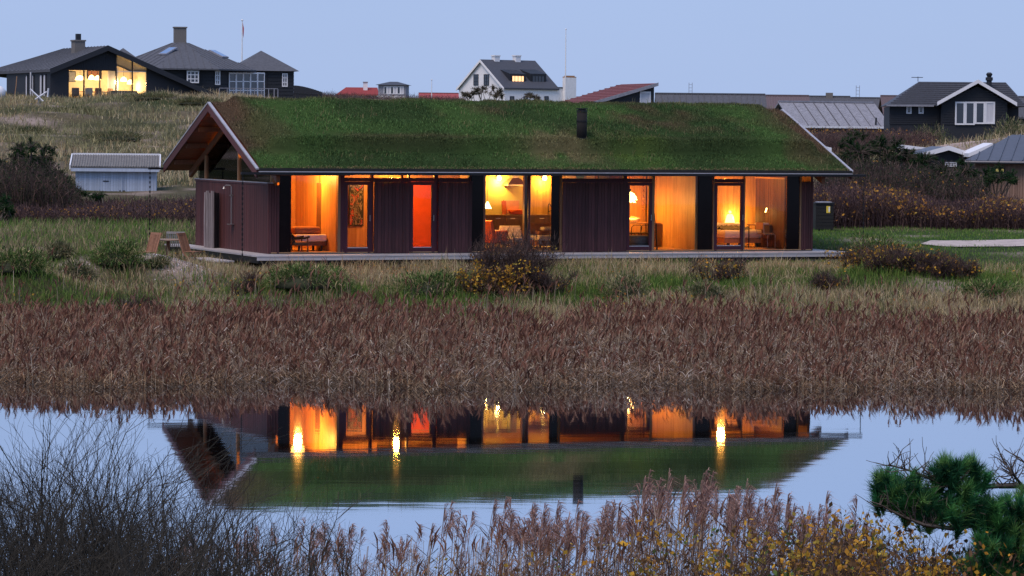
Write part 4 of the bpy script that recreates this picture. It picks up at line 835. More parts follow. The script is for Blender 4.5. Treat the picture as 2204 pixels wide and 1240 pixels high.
# ---- the black gable house with the lit glass wall
def gable_house():
    D=205; H=Build('black_gable_house','black timber house with asymmetric gable and brightly lit glass wall on the left dune','house',105,220,D,R(25))
    F=H.F; xp,zp=H.X(228,99); xr,zr=H.X(466,206); xl,zl=H.X(103,149); dp=9.0; dn=-1.2; zl=max(zl,1.9)
    xg0,zg0=H.X(147,219); xg1,_=H.X(317,219); zg1=H.X(150,151)[1]; xt,_=H.X(250,150)
    roofz=lambda x: zp-(zp-zr)*(x-xp)/(xr-xp) if x>xp else zl+(zp-zl)*(x-xl)/(xp-xl)
    g=lambda pts,m='tar',name='gable_wall': H.part(name,m,MB().prism([(x,0,z) for x,z in pts],(0,0.15,0)))
    g([(0.1,dn),(xg0,dn),(xg0,roofz(xg0)-0.2),(0.1,roofz(0.1)-0.2)])
    g([(xg0+.003,zg1),(xt,zg1),(xt,roofz(xt)-0.2),(xp,roofz(xp)-0.2),(xg0+.003,roofz(xg0)-0.2)])
    g([(xg1,dn),(xr-0.4,dn),(xr-0.4,roofz(xr-0.4)-0.15),(xg1,roofz(xg1)-0.2)])
    g([(xg0+.004,dn),(xg1-.004,dn),(xg1-.004,0.02),(xg0+.004,0.02)])
    # boards on the gable
    n=26
    for k in range(n):
        xa=xg0+(xt-xg0)*k/n; H.part('board','tar',MB().prism([(xa+.02,-0.03,zg1+0.02),(xa+(xt-xg0)/n-.02,-0.03,zg1+0.02),(xa+(xt-xg0)/n-.02,-0.03,roofz(xa)-0.3),(xa+.02,-0.03,roofz(xa)-0.3)],(0,0.028,0)))
    # glass wall: four bays, the right one rising to the roof
    pxs=[147,181,215,250,285,316]; xs=[H.X(p,200)[0] for p in pxs]
    gl=thing('glass_wall',None,None); gl.parent=H.t
    for i in range(5):
        z1=zg1 if i<3 else None; x0,x1=xs[i]+0.04,xs[i+1]-0.04
        if z1: H.part('pane','glass',MB().box(x0,x1,0.05,0.07,0.03,z1-0.03),gl)
        else: H.part('pane','glass',MB().prism([(x0,0.05,0.03),(x1,0.05,0.03),(x1,0.05,roofz(x1)-0.35),(x0,0.05,roofz(x0)-0.35)],(0,0.02,0)),gl)
    for i,x in enumerate(xs): H.part('mullion','tar',MB().box(x-0.035,x+0.035,-0.01,0.12,0.022,(zg1-0.01) if i<3 else roofz(x)-0.25),gl)
    H.part('mullion','wframe',MB().box(xs[3]+0.04,xs[5]-0.04,0.02,0.09,zg1-0.05,zg1),gl)
    # side wall with porch windows
    H.part('side_wall','tar',MB().box(0.1,0.25,0.16,dp+1,dn,zl-0.1))
    for a,b,m in ((0.9,1.5,'curtain'),(1.7,2.3,'curtain'),(3.6,4.0,'curtain'),(5.0,5.5,'curtain')): H.win(a,b,0.35,zl-0.3,0.1,1,1,'tar',m,0.06,'x')
    H.part('downpipe','curtain',MB().tube((-0.25,3.2,dn),(-0.25,3.2,zl-0.15),0.05))
    mb=MB(); o=0.45
    el=lambda y:(xl,y,zl); rp=lambda y:(xp,y,zp)
    slab(mb,[(xl,-o,zl),(xp,-o,zp),(xp,dp,zp),(xl,dp+6.5,zl-0.0)],0.18); mb.build('roof',M['felt'],H.t)
    mb=MB(); slab(mb,[(xp,-o,zp),(xr,-o,zr),(xr,dp,zr),(xp,dp,zp)],0.18); mb.build('roof',M['felt'],H.t)
    mb=MB(); slab(mb,[(xp,dp+.004,zp),(xr,dp+.004,zr),(xr,dp+6,zl),(xl,dp+6.5,zl)],0.18); mb.build('roof',M['felt'],H.t)
    for p,q in (((xl,zl),(xp,zp)),((xp,zp),(xr,zr))):
        H.part('verge_board','tar',MB().prism([(p[0],-o-0.05,p[1]-0.32),(q[0],-o-0.05,q[1]-0.32),(q[0],-o-0.05,q[1]+0.03),(p[0],-o-0.05,p[1]+0.03)],(0,0.045,0)))
    ribs(H.t,M['felt'],(xl,-o,zl+0.01),(xl,dp+5,zl+0.01),(xp,dp,zp+0.01),(xp,-o,zp+0.01),14,0.035,'seam')
    cx,cz=H.X(167,103,3.0); c=H.part('chimney','brick',MB().box(xp-1.05,xp-0.35,3.3,4.1,zp-0.7,zp+0.35)); H.part('chimney_cap','brick',MB().box(xp-1.1,xp-0.3,3.25,4.15,zp+0.352,zp+0.45),c); H.part('chimney_pot','tar',MB().box(xp-0.85,xp-0.55,3.55,3.85,zp+0.452,zp+0.85),c)
    # the lit room
    room=thing('room',None,None); room.parent=H.t; dpt=4.2; zc=2.9
    cream=paint('cream_wall',(0.7,0.6,0.42),0.7,0.1,3)
    H.part('room_wall',cream,MB().prism([(xg0-.4,dpt,0),(xg1+.2,dpt,0),(xg1+.2,dpt,roofz(xg1+.2)-.3),(xp,dpt,zp-.3),(xg0-.4,dpt,roofz(xg0-.4)-.3)],(0,.1,0)),room)
    for nm,b in (('room_floor',(xg0-0.4,xg1+0.2,0.16,dpt,-0.1,0.0)),('room_wall',(xg1+0.2,xg1+0.3,0.16,dpt,0,roofz(xg1+.3)-.3)),('room_wall',(xg0-0.5,xg0-0.4,0.16,dpt,0,roofz(xg0-.5)-.3))):
        H.part(nm,cream,MB().box(*b),room)
    H.part('curtain','curtain',MB().box(xs[3]+0.3,xs[4]-0.1,2.6,2.7,0.0,2.3),room)
    lit=emit('cosy_lamp',(1.0,0.66,0.25),6.0)
    for px,py,Y,lab,r in ((172,169,1.6,'wide lit pendant at the left of the glass wall room',0.33),(197,168,2.4,'lit pendant over the dining table in the glass wall room',0.22),(210,169,2.6,'second lit pendant over the dining table in the glass wall room',0.22),(266,172,2.2,'lit lamp behind the sofa in the glass wall room',0.24),(280,178,2.6,'lower lit lamp at the right in the glass wall room',0.22)):
        x,z=H.X(px,py,Y); w=F.w(x,Y,z); p=thing('pendant_lamp',lab,'lamp',w,F.rz)
        MB().lathe([(r,-0.1),(r*0.75,0.1),(r*0.2,0.2)],(0,0,0),12).build('shade',lit,p); MB().tube((0,0,0.2),(0,0,0.75),0.012,n=4).build('cord',M['black'],p); lampl('bulb',(0,0,-0.25),95,p,(1.0,0.64,0.28),0.15)
    x,_=H.X(200,200,2.4); t=thing('dining_table','long dining table in the lit glass wall room','table',F.w(x,2.4,0.01),F.rz); MB().box(-1.3,1.3,-0.45,0.45,0.68,0.74).build('table_top',M['post'],t)
    for sx in (-1.1,1.1): MB().box(sx-0.05,sx+0.05,-0.3,0.3,0,0.679).build('leg',M['post'],t)
    for i,(px,Y,lab) in enumerate(((164,1.0,'dark blue chair by the glass near the table'),(190,1.1,'pale yellow armchair in front of the dining table'),(208,1.5,'wooden chair on the near side of the dining table'),(232,2.4,'wooden chair at the right end of the dining table'))):
        x,_=H.X(px,205,Y); m=M['cloth_grey'] if i==0 else (M['lamp'] if False else (M['post'] if i>1 else cream)); c=thing('room_chair',lab,'chair',F.w(x,Y,0.01),F.rz+R(150+20*i),'chairs in the glass wall room')
        MB().box(-0.24,0.24,-0.24,0.24,0.42,0.47).build('seat',m,c); MB().box(-0.24,0.24,0.2,0.25,0.47,0.95).build('backrest',m,c)
        for sx in (-0.2,0.2):
            for sy in (-0.2,0.2): MB().box(sx-0.025,sx+0.025,sy-0.025,sy+0.025,0,0.419).build('leg',m,c)
    x,_=H.X(268,210,1.2); t=thing('grey_sofa','grey sofa seen from behind at the right of the glass wall room','sofa',F.w(x,1.3,0.01),F.rz); MB().soft(-0.9,0.9,-0.1,0.15,0.05,0.8,0.06).build('backrest',M['cloth_grey'],t); MB().soft(-0.9,0.9,0.16,0.8,0.05,0.42,0.06).build('seat',M['cloth_grey'],t)
    x,z=H.X(203,160,dpt-0.05); p=thing('picture','dark framed picture on the back wall of the glass wall room','picture',F.w(x,dpt-0.03,z),F.rz); BX('picture_frame',M['black'],p,-0.5,0.5,-0.03,0,-0.3,0.3); BX('picture_sheet',M['cloth_brown'],p,-0.42,0.42,-0.036,-0.031,-0.22,0.22)
    x,z=H.X(155,165,dpt-0.05); p=thing('picture','narrow grey picture on the left of the glass wall room','picture',F.w(x,dpt-0.03,z),F.rz); BX('picture_frame',M['black'],p,-0.25,0.25,-0.03,0,-0.35,0.35); BX('picture_sheet',M['cement'],p,-0.2,0.2,-0.036,-0.031,-0.3,0.3)
gable_house()
def octagon_house():
    D=250; H=Build('octagonal_house','black boarded eight-sided house with wide tent roof and big square chimney','house',405,216,D,R(12))
    F=H.F; cy=6.0; Rr=6.3; Rw=5.5; zt=H.X(405,88,cy)[1]; ze=H.X(405,149,0)[1]
    ang=[R(22.5+45*k) for k in range(8)]; w8=[(Rw*math.cos(a),cy+Rw*math.sin(a)) for a in ang]; e8=[(Rr*math.cos(a),cy+Rr*math.sin(a)) for a in ang]
    for k in range(8):
        a,b=w8[k],w8[(k+1)%8]; H.part('wall','tar',MB().prism([(a[0],a[1],-2),(b[0],b[1],-2),(b[0],b[1],ze),(a[0],a[1],ze)],(-0.05*math.cos(ang[k]+R(22.5)),-0.05*math.sin(ang[k]+R(22.5)),0)))
        nx,ny=math.cos(ang[k]+R(22.5)),math.sin(ang[k]+R(22.5))
        if ny<0.4:
            for j in range(9):
                z=0.02+j*(ze-0.1)/9; H.part('weatherboard','tar',MB().prism([(a[0]+nx*0.01,a[1]+ny*0.01,z),(b[0]+nx*0.01,b[1]+ny*0.01,z),(b[0]+nx*0.01,b[1]+ny*0.01,z+ze/9-0.05),(a[0]+nx*0.01,a[1]+ny*0.01,z+ze/9-0.05)],(nx*0.04,ny*0.04,0)))
        a,b=e8[k],e8[(k+1)%8]; r=MB().add([(a[0],a[1],ze-0.05),(b[0],b[1],ze-0.05),(0,cy,zt-0.05),(a[0],a[1],ze+0.06),(b[0],b[1],ze+0.06),(0,cy,zt+0.06)],[(0,2,1),(3,4,5),(0,1,4,3),(1,2,5,4),(2,0,3,5)]).build('roof',M['felt'],H.t)
        mb=MB()
        for j in range(1,9):
            t=j/9; s=0.03+0.97*max(0,1-2*abs(t-0.5)); ea=(a[0]+(b[0]-a[0])*t,a[1]+(b[1]-a[1])*t,ze+0.07); am=((a[0]+b[0])/2,(a[1]+b[1])/2)
            mb.tube(ea,(ea[0]+(0-am[0])*s,ea[1]+(cy-am[1])*s,ze+0.07+(zt-ze)*s),0.03,n=4,caps=False)
        mb.build('seam',M['felt'],r)
    zc=H.X(405,61,cy)[1]; c=H.part('chimney','brick',MB().box(-0.5,0.45,cy-0.45,cy+0.45,zt-0.8,zc)); H.part('chimney_cap','brick',MB().box(-0.56,0.51,cy-0.51,cy+0.51,zc+0.002,zc+0.1),c)
    # skylights lie on the two front slopes
    for px,py,Y in ((362,112,2.6),(470,118,2.6)):
        k=int(((math.atan2(-1,(-1 if px<400 else 1))%(2*PI))-R(22.5))//R(45))
        a,b=Vector((*e8[k],ze+0.06)),Vector((*e8[(k+1)%8],ze+0.06)); ap=Vector((0,cy,zt+0.06)); n=(b-a).cross(ap-a).normalized()
        A=F.loc(CAMP); d=F.loc(CAMP+ray(px,py))-A; h=A+d*((a-A).dot(n)/d.dot(n)); u=(b-a).normalized(); v=n.cross(u)
        q=[h+u*sx*0.42+v*sy*0.75 for sx,sy in ((-1,-1),(1,-1),(1,1),(-1,1))]
        f=MB().prism([p+n*0.02 for p in q],n*0.1).build('skylight',M['cement'],H.t); q=[h+u*sx*0.34+v*sy*0.66 for sx,sy in ((-1,-1),(1,-1),(1,1),(-1,1))]; MB().prism([p+n*0.125 for p in q],n*0.02).build('pane',paint('skylight_pane',(0.6,0.65,0.75),0.03,0.02,2,(1,1,1),0,1.0),f)
    # the wing with a pyramid roof, glazed doors and windows
    x0,x1=H.X(500,200,6.2)[0],H.X(632,200,6.2)[0]; y0,y1=6.2,11.8; zw=H.X(600,153,6.2)[1]; xa,za=H.X(562,109,9.0)
    wg=H.part('wing_wall','tar',MB().box(x0,x1,y0,y1,-2,zw))
    for j in range(9): H.part('weatherboard','tar',MB().box(H.X(576,200,6.2)[0],x1+0.01,y0-0.05,y0-0.01,0.02+j*zw/9,0.02+(j+0.84)*zw/9),wg)
    o=0.4; mb=MB().add([(x0,y0-o,zw),(x1+o,y0-o,zw),(x1+o,y1+o,zw),(x0,y1+o,zw),(xa,9.0,za)],[(3,2,1,0),(0,1,4),(1,2,4),(2,3,4),(3,0,4)]); mb.build('wing_roof',M['felt'],H.t)
    for i in range(5):
        a,b=492+i*15.3,492+(i+1)*15.3; F2=Frame(F.w(w8[6][0],w8[6][1],0),F.rz+R(45)); (xx0,zz1),(xx1,zz0)=F2.aty(a,156,-.06),F2.aty(b,214,-.06); H.win(xx0,xx1,zz0,zz1,-.06,1,3,b=0.1,name='glazed_door',xf=lambda v,F2=F2: F.loc(F2.w(*v)))
    H.winp((607,158),(619,187),6.14,nx=2,nz=3,b=0.09); H.winp((402,152),(428,179),0.45,nx=3,nz=3,b=0.09); H.winp((463,152),(474,183),0.9,nx=2,nz=3,b=0.09)
    xq,zq=H.X(265,106,9.0); mb=MB().add([(xq-2.2,7,zq-1.6),(xq+2.2,7,zq-1.6),(xq+2.2,11,zq-1.6),(xq-2.2,11,zq-1.6),(xq,9,zq+0.1)],[(3,2,1,0),(0,1,4),(1,2,4),(2,3,4),(3,0,4)]); r=mb.build('rear_roof',M['felt'],H.t); BX('rear_wall',M['tar'],H.t,xq-1.9,xq+1.9,7.3,10.7,-2,zq-1.61)
    # terrace railing
    rl=thing('terrace_railing','thin grey terrace railing in front of the octagonal house','railing',F.o,F.rz); xs=[H.X(p,200,-0.6)[0] for p in (472,489,503,518,533,548,563,578,590,598)]
    for x in xs: BX('railing_post',M['cement'],rl,x-0.03,x+0.03,-0.63,-0.57,-0.6,0.95)
    BX('handrail',M['cement'],rl,xs[0],xs[-1],-0.64,-0.56,0.952,1.0)
octagon_house()
def picket_fence():
    a,b=P(634,208,246),P(692,208,238); f=thing('picket_fence','black picket fence curving down the crest beside the octagonal house','fence',a)
    for k in range(18):
        t=k/17; p=a+(b-a)*t-a; px=634+58*t; zt=P(px,184+14*t**1.6,246-8*t).z-a.z
        BX('picket',M['tar'],f,p.x-0.06,p.x+0.06,p.y-0.02,p.y+0.02,-1.2,zt)
    MB().tube((0,0.05,0.25),(b.x-a.x,b.y-a.y+0.05,0.1),0.04,n=4).build('fence_rail',M['tar'],f)
picket_fence()
def pole(px,y0,y1,D,label,r=0.05,ball=True,pennant=None):
    q=P(px,y1,D); g=min(gz(q.x,q.y),q.z-0.5); top=P(px,y0,D).z; t=thing('flagpole',label,'flagpole',(q.x,q.y,g))
    MB().path([(0,0,0),(0,0,(top-g)*0.5),(0,0,top-g)],[r*1.3,r,r*0.6],8).build('mast',M['white'],t); MB().ball((0,0,top-g+0.06),0.1,8,6).build('finial',M['white'],t)
    MB().box(-0.12,0.12,-0.12,0.12,0,0.5).build('pole_foot',M['cement'],t)
    if pennant:
        m=paint('pennant_red',(0.45,0.08,0.09),0.8,0.1,4); MB().add([(0.02,0.0,top-g-0.05),(0.16,0.03,top-g-0.7),(0.12,0.06,top-g-1.6),(0.3,0.05,top-g-2.6),(0.05,0.0,top-g-1.2)],[(0,1,4),(1,2,4),(2,3,4)]).build('pennant',m,t)
pole(521,45,125,300,'flagpole with hanging red pennant behind the octagonal house',0.06,True,1)
pole(1217,64,175,400,'very tall thin white flagpole beside the white house',0.07)
pole(929,173,212,420,'short thin flagpole between the red roofs',0.06)
def far_red():
    H=Build('red_roof_house','low house with red tiled roof and white chimney far behind the turf roof','house',730,212,420,R(5)); x0,z0=H.X(727,202); x1,_=H.X(812,202); zr=H.X(760,188,4)[1]
    BX('wall',M['render'],H.t,x0+.3,x1,0.2,8,-4,z0); slab(MB(),[(x0,-0.2,z0),(x1+0.2,-0.2,z0),(x1+0.2,4,zr),(x0+1.2,4,zr)],0.2).build('roof',M['tile'],H.t); slab(MB(),[(x0+1.2,4.01,zr),(x1+.2,4.01,zr),(x1+.2,8.2,z0),(x0,8.2,z0)],0.2).build('roof',M['tile'],H.t)
    ca,zc=H.X(782,178,2.5); cb,_=H.X(791,178,2.5); c=BX('chimney',M['render'],H.t,ca,cb,2.2,2.8,z0-1,zc); BX('chimney_cap',M['cement'],c,ca-.06,cb+.06,2.14,2.86,zc+.002,zc+.12)
    for k in range(9): y=0.0+k*0.45; z=z0+(zr-z0)*(y+.2)/4.2; BX('tile_course',M['tile'],H.t,x0+.15*k,x1+.2,y,y+0.08,z+0.0,z+0.05)
    H=Build('glazed_pavilion','grey boarded lookout pavilion with low hipped roof and a band of windows','house',842,213,410,R(-3)); x0,_=H.X(814,200); x1,_=H.X(873,200); ze=H.X(842,183)[1]; zr=H.X(845,176,2.5)[1]; zs=H.X(842,206)[1]
    BX('wall',M['cement'],H.t,x0,x1,0,5,-4,ze); o=0.35; MB().add([(x0-o,-o,ze),(x1+o,-o,ze),(x1+o,5+o,ze),(x0-o,5+o,ze),((x0+x1)/2-.5,2.5,zr),((x0+x1)/2+.5,2.5,zr)],[(3,2,1,0),(0,1,5,4),(1,2,5),(2,3,4,5),(3,0,4)]).build('roof',M['slate'],H.t)
    BX('parapet',M['render'],H.t,x0-.05,x1+.05,-0.3,-0.05,-4,zs)
    for i in range(6): H.winp((826+i*7.2,186),(833+i*7.2,203),-0.01,b=0.08,nx=1,nz=1,pane='curtain' if i%2 else 'rpane')
    H=Build('long_red_roof','long low red tiled roof beside the short flagpole','house',900,214,430,R(2)); x0,z0=H.X(901,212); x1,_=H.X(988,212); zr=H.X(940,201,3)[1]
    BX('wall',M['render'],H.t,x0+.2,x1-.2,.2,5.8,-4,z0-0.05); slab(MB(),[(x0,-.2,z0),(x1,-.2,z0),(x1,3,zr),(x0,3,zr)],0.15).build('roof',M['tile'],H.t); slab(MB(),[(x0,3.01,zr),(x1,3.01,zr),(x1,6.2,z0),(x0,6.2,z0)],0.15).build('roof',M['tile'],H.t); BX('ridge_cap',M['tile2'],H.t,x0,x1,2.9,3.1,zr+.002,zr+.1)
far_red()
def white_house():
    D=400; H=Build('white_house','white rendered house with steep dark roof, two white chimneys and a lit dormer','house',1086,214,D,R(-48)); F=H.F
    # facade (local y=0) holds the dormers; the gable end is at x=0 to the left
    F=Frame(P(1086,214,D),R(33)); H.F=F; H.t.rotation_euler=(0,0,R(33))
    ze=F.aty(1086,188,0)[1]; zr=None; L,_=F.aty(1198,190,0); 
    wy=F.atx(988,190,0)[0]; hw=wy/2; zr=F.hit(1036,128,0,0).z; zp=zr
    o=0.25
    H.part('gable_wall','render',MB().prism([(0,0,-5),(0,wy,-5),(0,wy,ze),(0,hw,zp-0.15),(0,0,ze)],(0.3,0,0)))
    H.part('front_wall','render',MB().box(0.31,L,0,0.3,-5,ze)); H.part('gable_wall','render',MB().prism([(L-.3,0.31,-5),(L-.3,wy,-5),(L-.3,wy,ze),(L-.3,hw,zp-0.15),(L-.3,0.31,ze)],(0.3,0,0))); H.part('back_wall','render',MB().box(0.31,L-.31,wy-.3,wy,-5,ze))
    slab(MB(),[(-o,-o,ze-.05),(L+o,-o,ze-.05),(L+o,hw,zp),(-o,hw,zp)],0.2).build('roof',M['slate'],H.t); slab(MB(),[(-o,hw+.01,zp),(L+o,hw+.01,zp),(L+o,wy+o,ze-.05),(-o,wy+o,ze-.05)],0.2).build('roof',M['slate'],H.t)
    for ya,yb,za,zb in ((-o,hw,ze-.1,zp-.05),(wy+o,hw,ze-.1,zp-.05)):
        pts=[(-o-.06,ya,za-.3),(-o-.06,yb,zb-.3),(-o-.06,yb,zb+.02),(-o-.06,ya,za+.02)]; H.part('verge_board','render',MB().prism(pts if yb>ya else pts[::-1],(0.055,0,0)))
    for px in (1067,1112):
        x=F.hit(px,125,1,hw).x; z=F.hit(px,119,1,hw).z; c=BX('chimney',M['render'],H.t,x-.38,x+.38,hw-.38,hw+.38,zp-.9,z-.15); BX('chimney_cap',M['render'],c,x-.45,x+.45,hw-.45,hw+.45,z-.148,z)
    for pa,pb in (((1020,160),(1030,184)),((1042,160),(1053,184))):
        y1,z1=F.atx(*pa,0); y0,z0=F.atx(*pb,0); H.win(min(y0,y1),max(y0,y1),z0,z1,-0.01,2,3,'tar','rpane',0.08,'x')
    for a,b,pane in ((1101,1128,'litwin'),(1145,1172,'rpane')):
        Yd=1.1; x0,z1=F.aty(a,162,Yd); x1,z0=F.aty(b,184,Yd); d=H.part('dormer','tar',MB().prism([(x0-.25,Yd,z0-.15),(x0-.25,Yd,z1+.2),(x0-.25,Yd+3.0,z1+.9),(x0-.25,Yd+2.2,z0-.15)],(x1-x0+.5,0,0)))
        w=H.win(x0,x1,z0,z1,Yd-0.01,4,1,'tar',pane,0.1); w.parent=H.t
    # low wing to the right and its white chimney
    x2,_=F.aty(1222,205,0); zl=F.aty(1205,190,0)[1]; H.part('wing_wall','render',MB().box(L+.02,x2,0.05,5,-5,zl)); BX('wing_roof',M['slate'],H.t,L+.02,x2+.1,-0.05,5.1,zl+.002,zl+.15)
    xa,z=F.aty(1217,167,-0.6); xb,_=F.aty(1240,167,-0.6); c=BX('outer_chimney',M['render'],H.t,xa,xb,-0.65,0.04,-5,z); MB().box(xa,xb,-0.65,0.04,z+.002,z+.12).box(xa+.15,xb-.15,-0.5,-0.1,z+.12,z+.25).build('chimney_cap',M['post'],c)
    for px in (1102,1131,1176): H.winp((px-4.5,207),(px+4.5,216),-0.01,nx=1,b=0.08,fr='tar')
white_house()
def mono_pitch():
    D=230; H=Build('red_shed_roof_house','house with one long dark red sloping roof and a white framed window','house',1290,222,D,R(-35)); F=Frame(P(1300,219,D),R(18)); H.F=F; H.t.rotation_euler=(0,0,R(18))
    xb,zt=F.aty(1418,176,0); xa=F.aty(1285,219,0)[0]; zlo=F.aty(1285,217,0)[1]
    H.part('end_wall','tar',MB().prism([(xa,0,-3),(xb,0,-3),(xb,0,zt-.15),(xa,0,zlo-.15)],(0,0.15,0)))
    dep=F.hit(1306,180,2,zt).y if False else 7.5
    H.part('back_wall','tar',MB().box(xb-.15,xb,0.16,dep,-3,zt-.3))
    slab(MB(),[(xa-.4,-.3,zlo-.1),(xb+.2,-.3,zt),(xb+.2,dep,zt),(xa-.4,dep,zlo-.1)],0.16).build('roof',M['tile2'],H.t)
    H.part('verge_board','cement',MB().prism([(xa-.4,-.36,zlo-.3),(xb+.2,-.36,zt-.2),(xb+.2,-.36,zt+.04),(xa-.4,-.36,zlo-.06)],(0,0.055,0)))
    for k in range(12):
        t=k/12; x=xa-.4+(xb+.6-xa)*t; z=zlo-.1+(zt-zlo+.1)*t; BX('tile_course',M['tile2'],H.t,x,x+.1,-.29,dep-.01,z+.0,z+.07)
    H.winp((1387,194),(1410,222),-0.01,nx=1,b=0.1,pane='curtain')
mono_pitch()
def far_roofs():
    for i,(a,b,yt,yb,D,m,lab) in enumerate(((1410,1647,202,240,300,'felt','long flat dark grey roof behind the right half of the turf roof'),(1640,1741,206,240,310,'tile3','dull red-grey roof next to the long dark roof'),(1741,1830,208,240,330,'felt','dark roof with a squat chimney behind the corrugated barn'),(1820,1912,211,240,340,'felt','low dark roof beside the mast at the right'),(1895,1935,207,240,320,'tile3','brown roof edge just left of the dark gable house'),(2170,2290,209,245,300,'felt','far grey roof at the right edge behind the dark gable house'))):
        H=Build('far_roof',lab,'house',(a+b)/2,240,D,0.0); x0,zt=H.X(a,yt,3); x1,_=H.X(b,yt,3); ze=zt-1.9
        BX('wall',M['tar'],H.t,x0+.2,x1-.2,0.3,6,-4,ze); slab(MB(),[(x0,0,ze),(x1,0,ze),(x1,3,zt),(x0,3,zt)],0.15).build('roof',M[m],H.t); slab(MB(),[(x0,3.01,zt),(x1,3.01,zt),(x1,6.2,ze),(x0,6.2,ze)],0.15).build('roof',M[m],H.t); BX('ridge_cap',M[m],H.t,x0,x1,2.9,3.1,zt+.002,zt+.12)
        ribs(H.t,M[m],(x0,0,ze+.02),(x1,0,ze+.02),(x1,3,zt+.02),(x0,3,zt+.02),18,0.04,'seam')
        if i==2: xc,zc=H.X(1785,205,3); BX('chimney',M['brick'],H.t,xc-.35,xc+.35,2.7,3.3,zt-.4,zc+.25)
    for px,y0,D,lab in ((1486,178,500,'faint twin radio mast above the long dark roof'),(1846,184,480,'faint lattice aerial mast above the barn roof')):
        q=P(px,215,D); t=thing('radio_mast',lab,'mast',(q.x,q.y,gz(q.x,q.y))); h=P(px,y0,D).z-gz(q.x,q.y)
        for s in (-0.25,0.25): MB().tube((s,0,0),(s,0,h),0.035,n=4).build('mast_pole',M['cement'],t)
        for k in range(6): MB().tube((-0.25,0,h-0.3-k*0.5),(0.25,0,h-0.3-k*0.5),0.025,n=4).build('rung',M['cement'],t)
        MB().tube((-1.2,0,h-3.0),(1.6,0,h-3.0),0.03,n=4).build('cross_arm',M['cement'],t)
far_roofs()
def barn():
    D=212; H=Build('corrugated_barn','long low barn with pale corrugated cement roof behind the right gable end','barn',1715,272,D,R(-6)); F=Frame(P(1712,270,D),R(14)); H.F=F; H.t.rotation_euler=(0,0,R(14))
    x1,_=F.aty(1912,270,0); ze=F.aty(1800,267,0)[1]; hw=3.1; zr=F.hit(1690,217,0,0).z
    zr=F.aty(1790,219,hw)[1]
    H.part('front_wall','tar',MB().box(0,x1,0,.15,-3,ze-.1)); H.part('gable_wall','tar',MB().prism([(0,.16,-3),(0,2*hw,-3),(0,2*hw,ze-.1),(0,hw,zr-.15),(0,.16,ze-.05)],(.15,0,0)))
    r=slab(MB(),[(-.25,-.3,ze-.12),(x1,-.3,ze-.12),(x1,hw,zr),(-.25,hw,zr)],.1).build('roof',M['cement'],H.t); slab(MB(),[(-.25,hw+.01,zr),(x1,hw+.01,zr),(x1,2*hw+.3,ze-.12),(-.25,2*hw+.3,ze-.12)],.1).build('roof',M['cement'],H.t)
    ribs(r,M['cement'],(-.25,-.3,ze-.12),(x1,-.3,ze-.12),(x1,hw,zr),(-.25,hw,zr),64,0.035,'corrugation')
    for k in range(1,9): x=x1*k/9; MB().tube((x,-.32,ze-.08),(x,hw,zr+.04),.03,n=4).build('lap_joint',M['felt'],r)
    BX('ridge_cap',M['cement'],H.t,-.25,x1,hw-.12,hw+.12,zr+.002,zr+.1); BX('fascia',M['wframe'],H.t,-.25,x1,-.35,-.302,ze-.22,ze-.08); MB().tube((x1-1,.0,ze-.2),(x1-1,-.1,ze+.5),.06).build('vent_pipe',M['tar'],H.t)
barn()
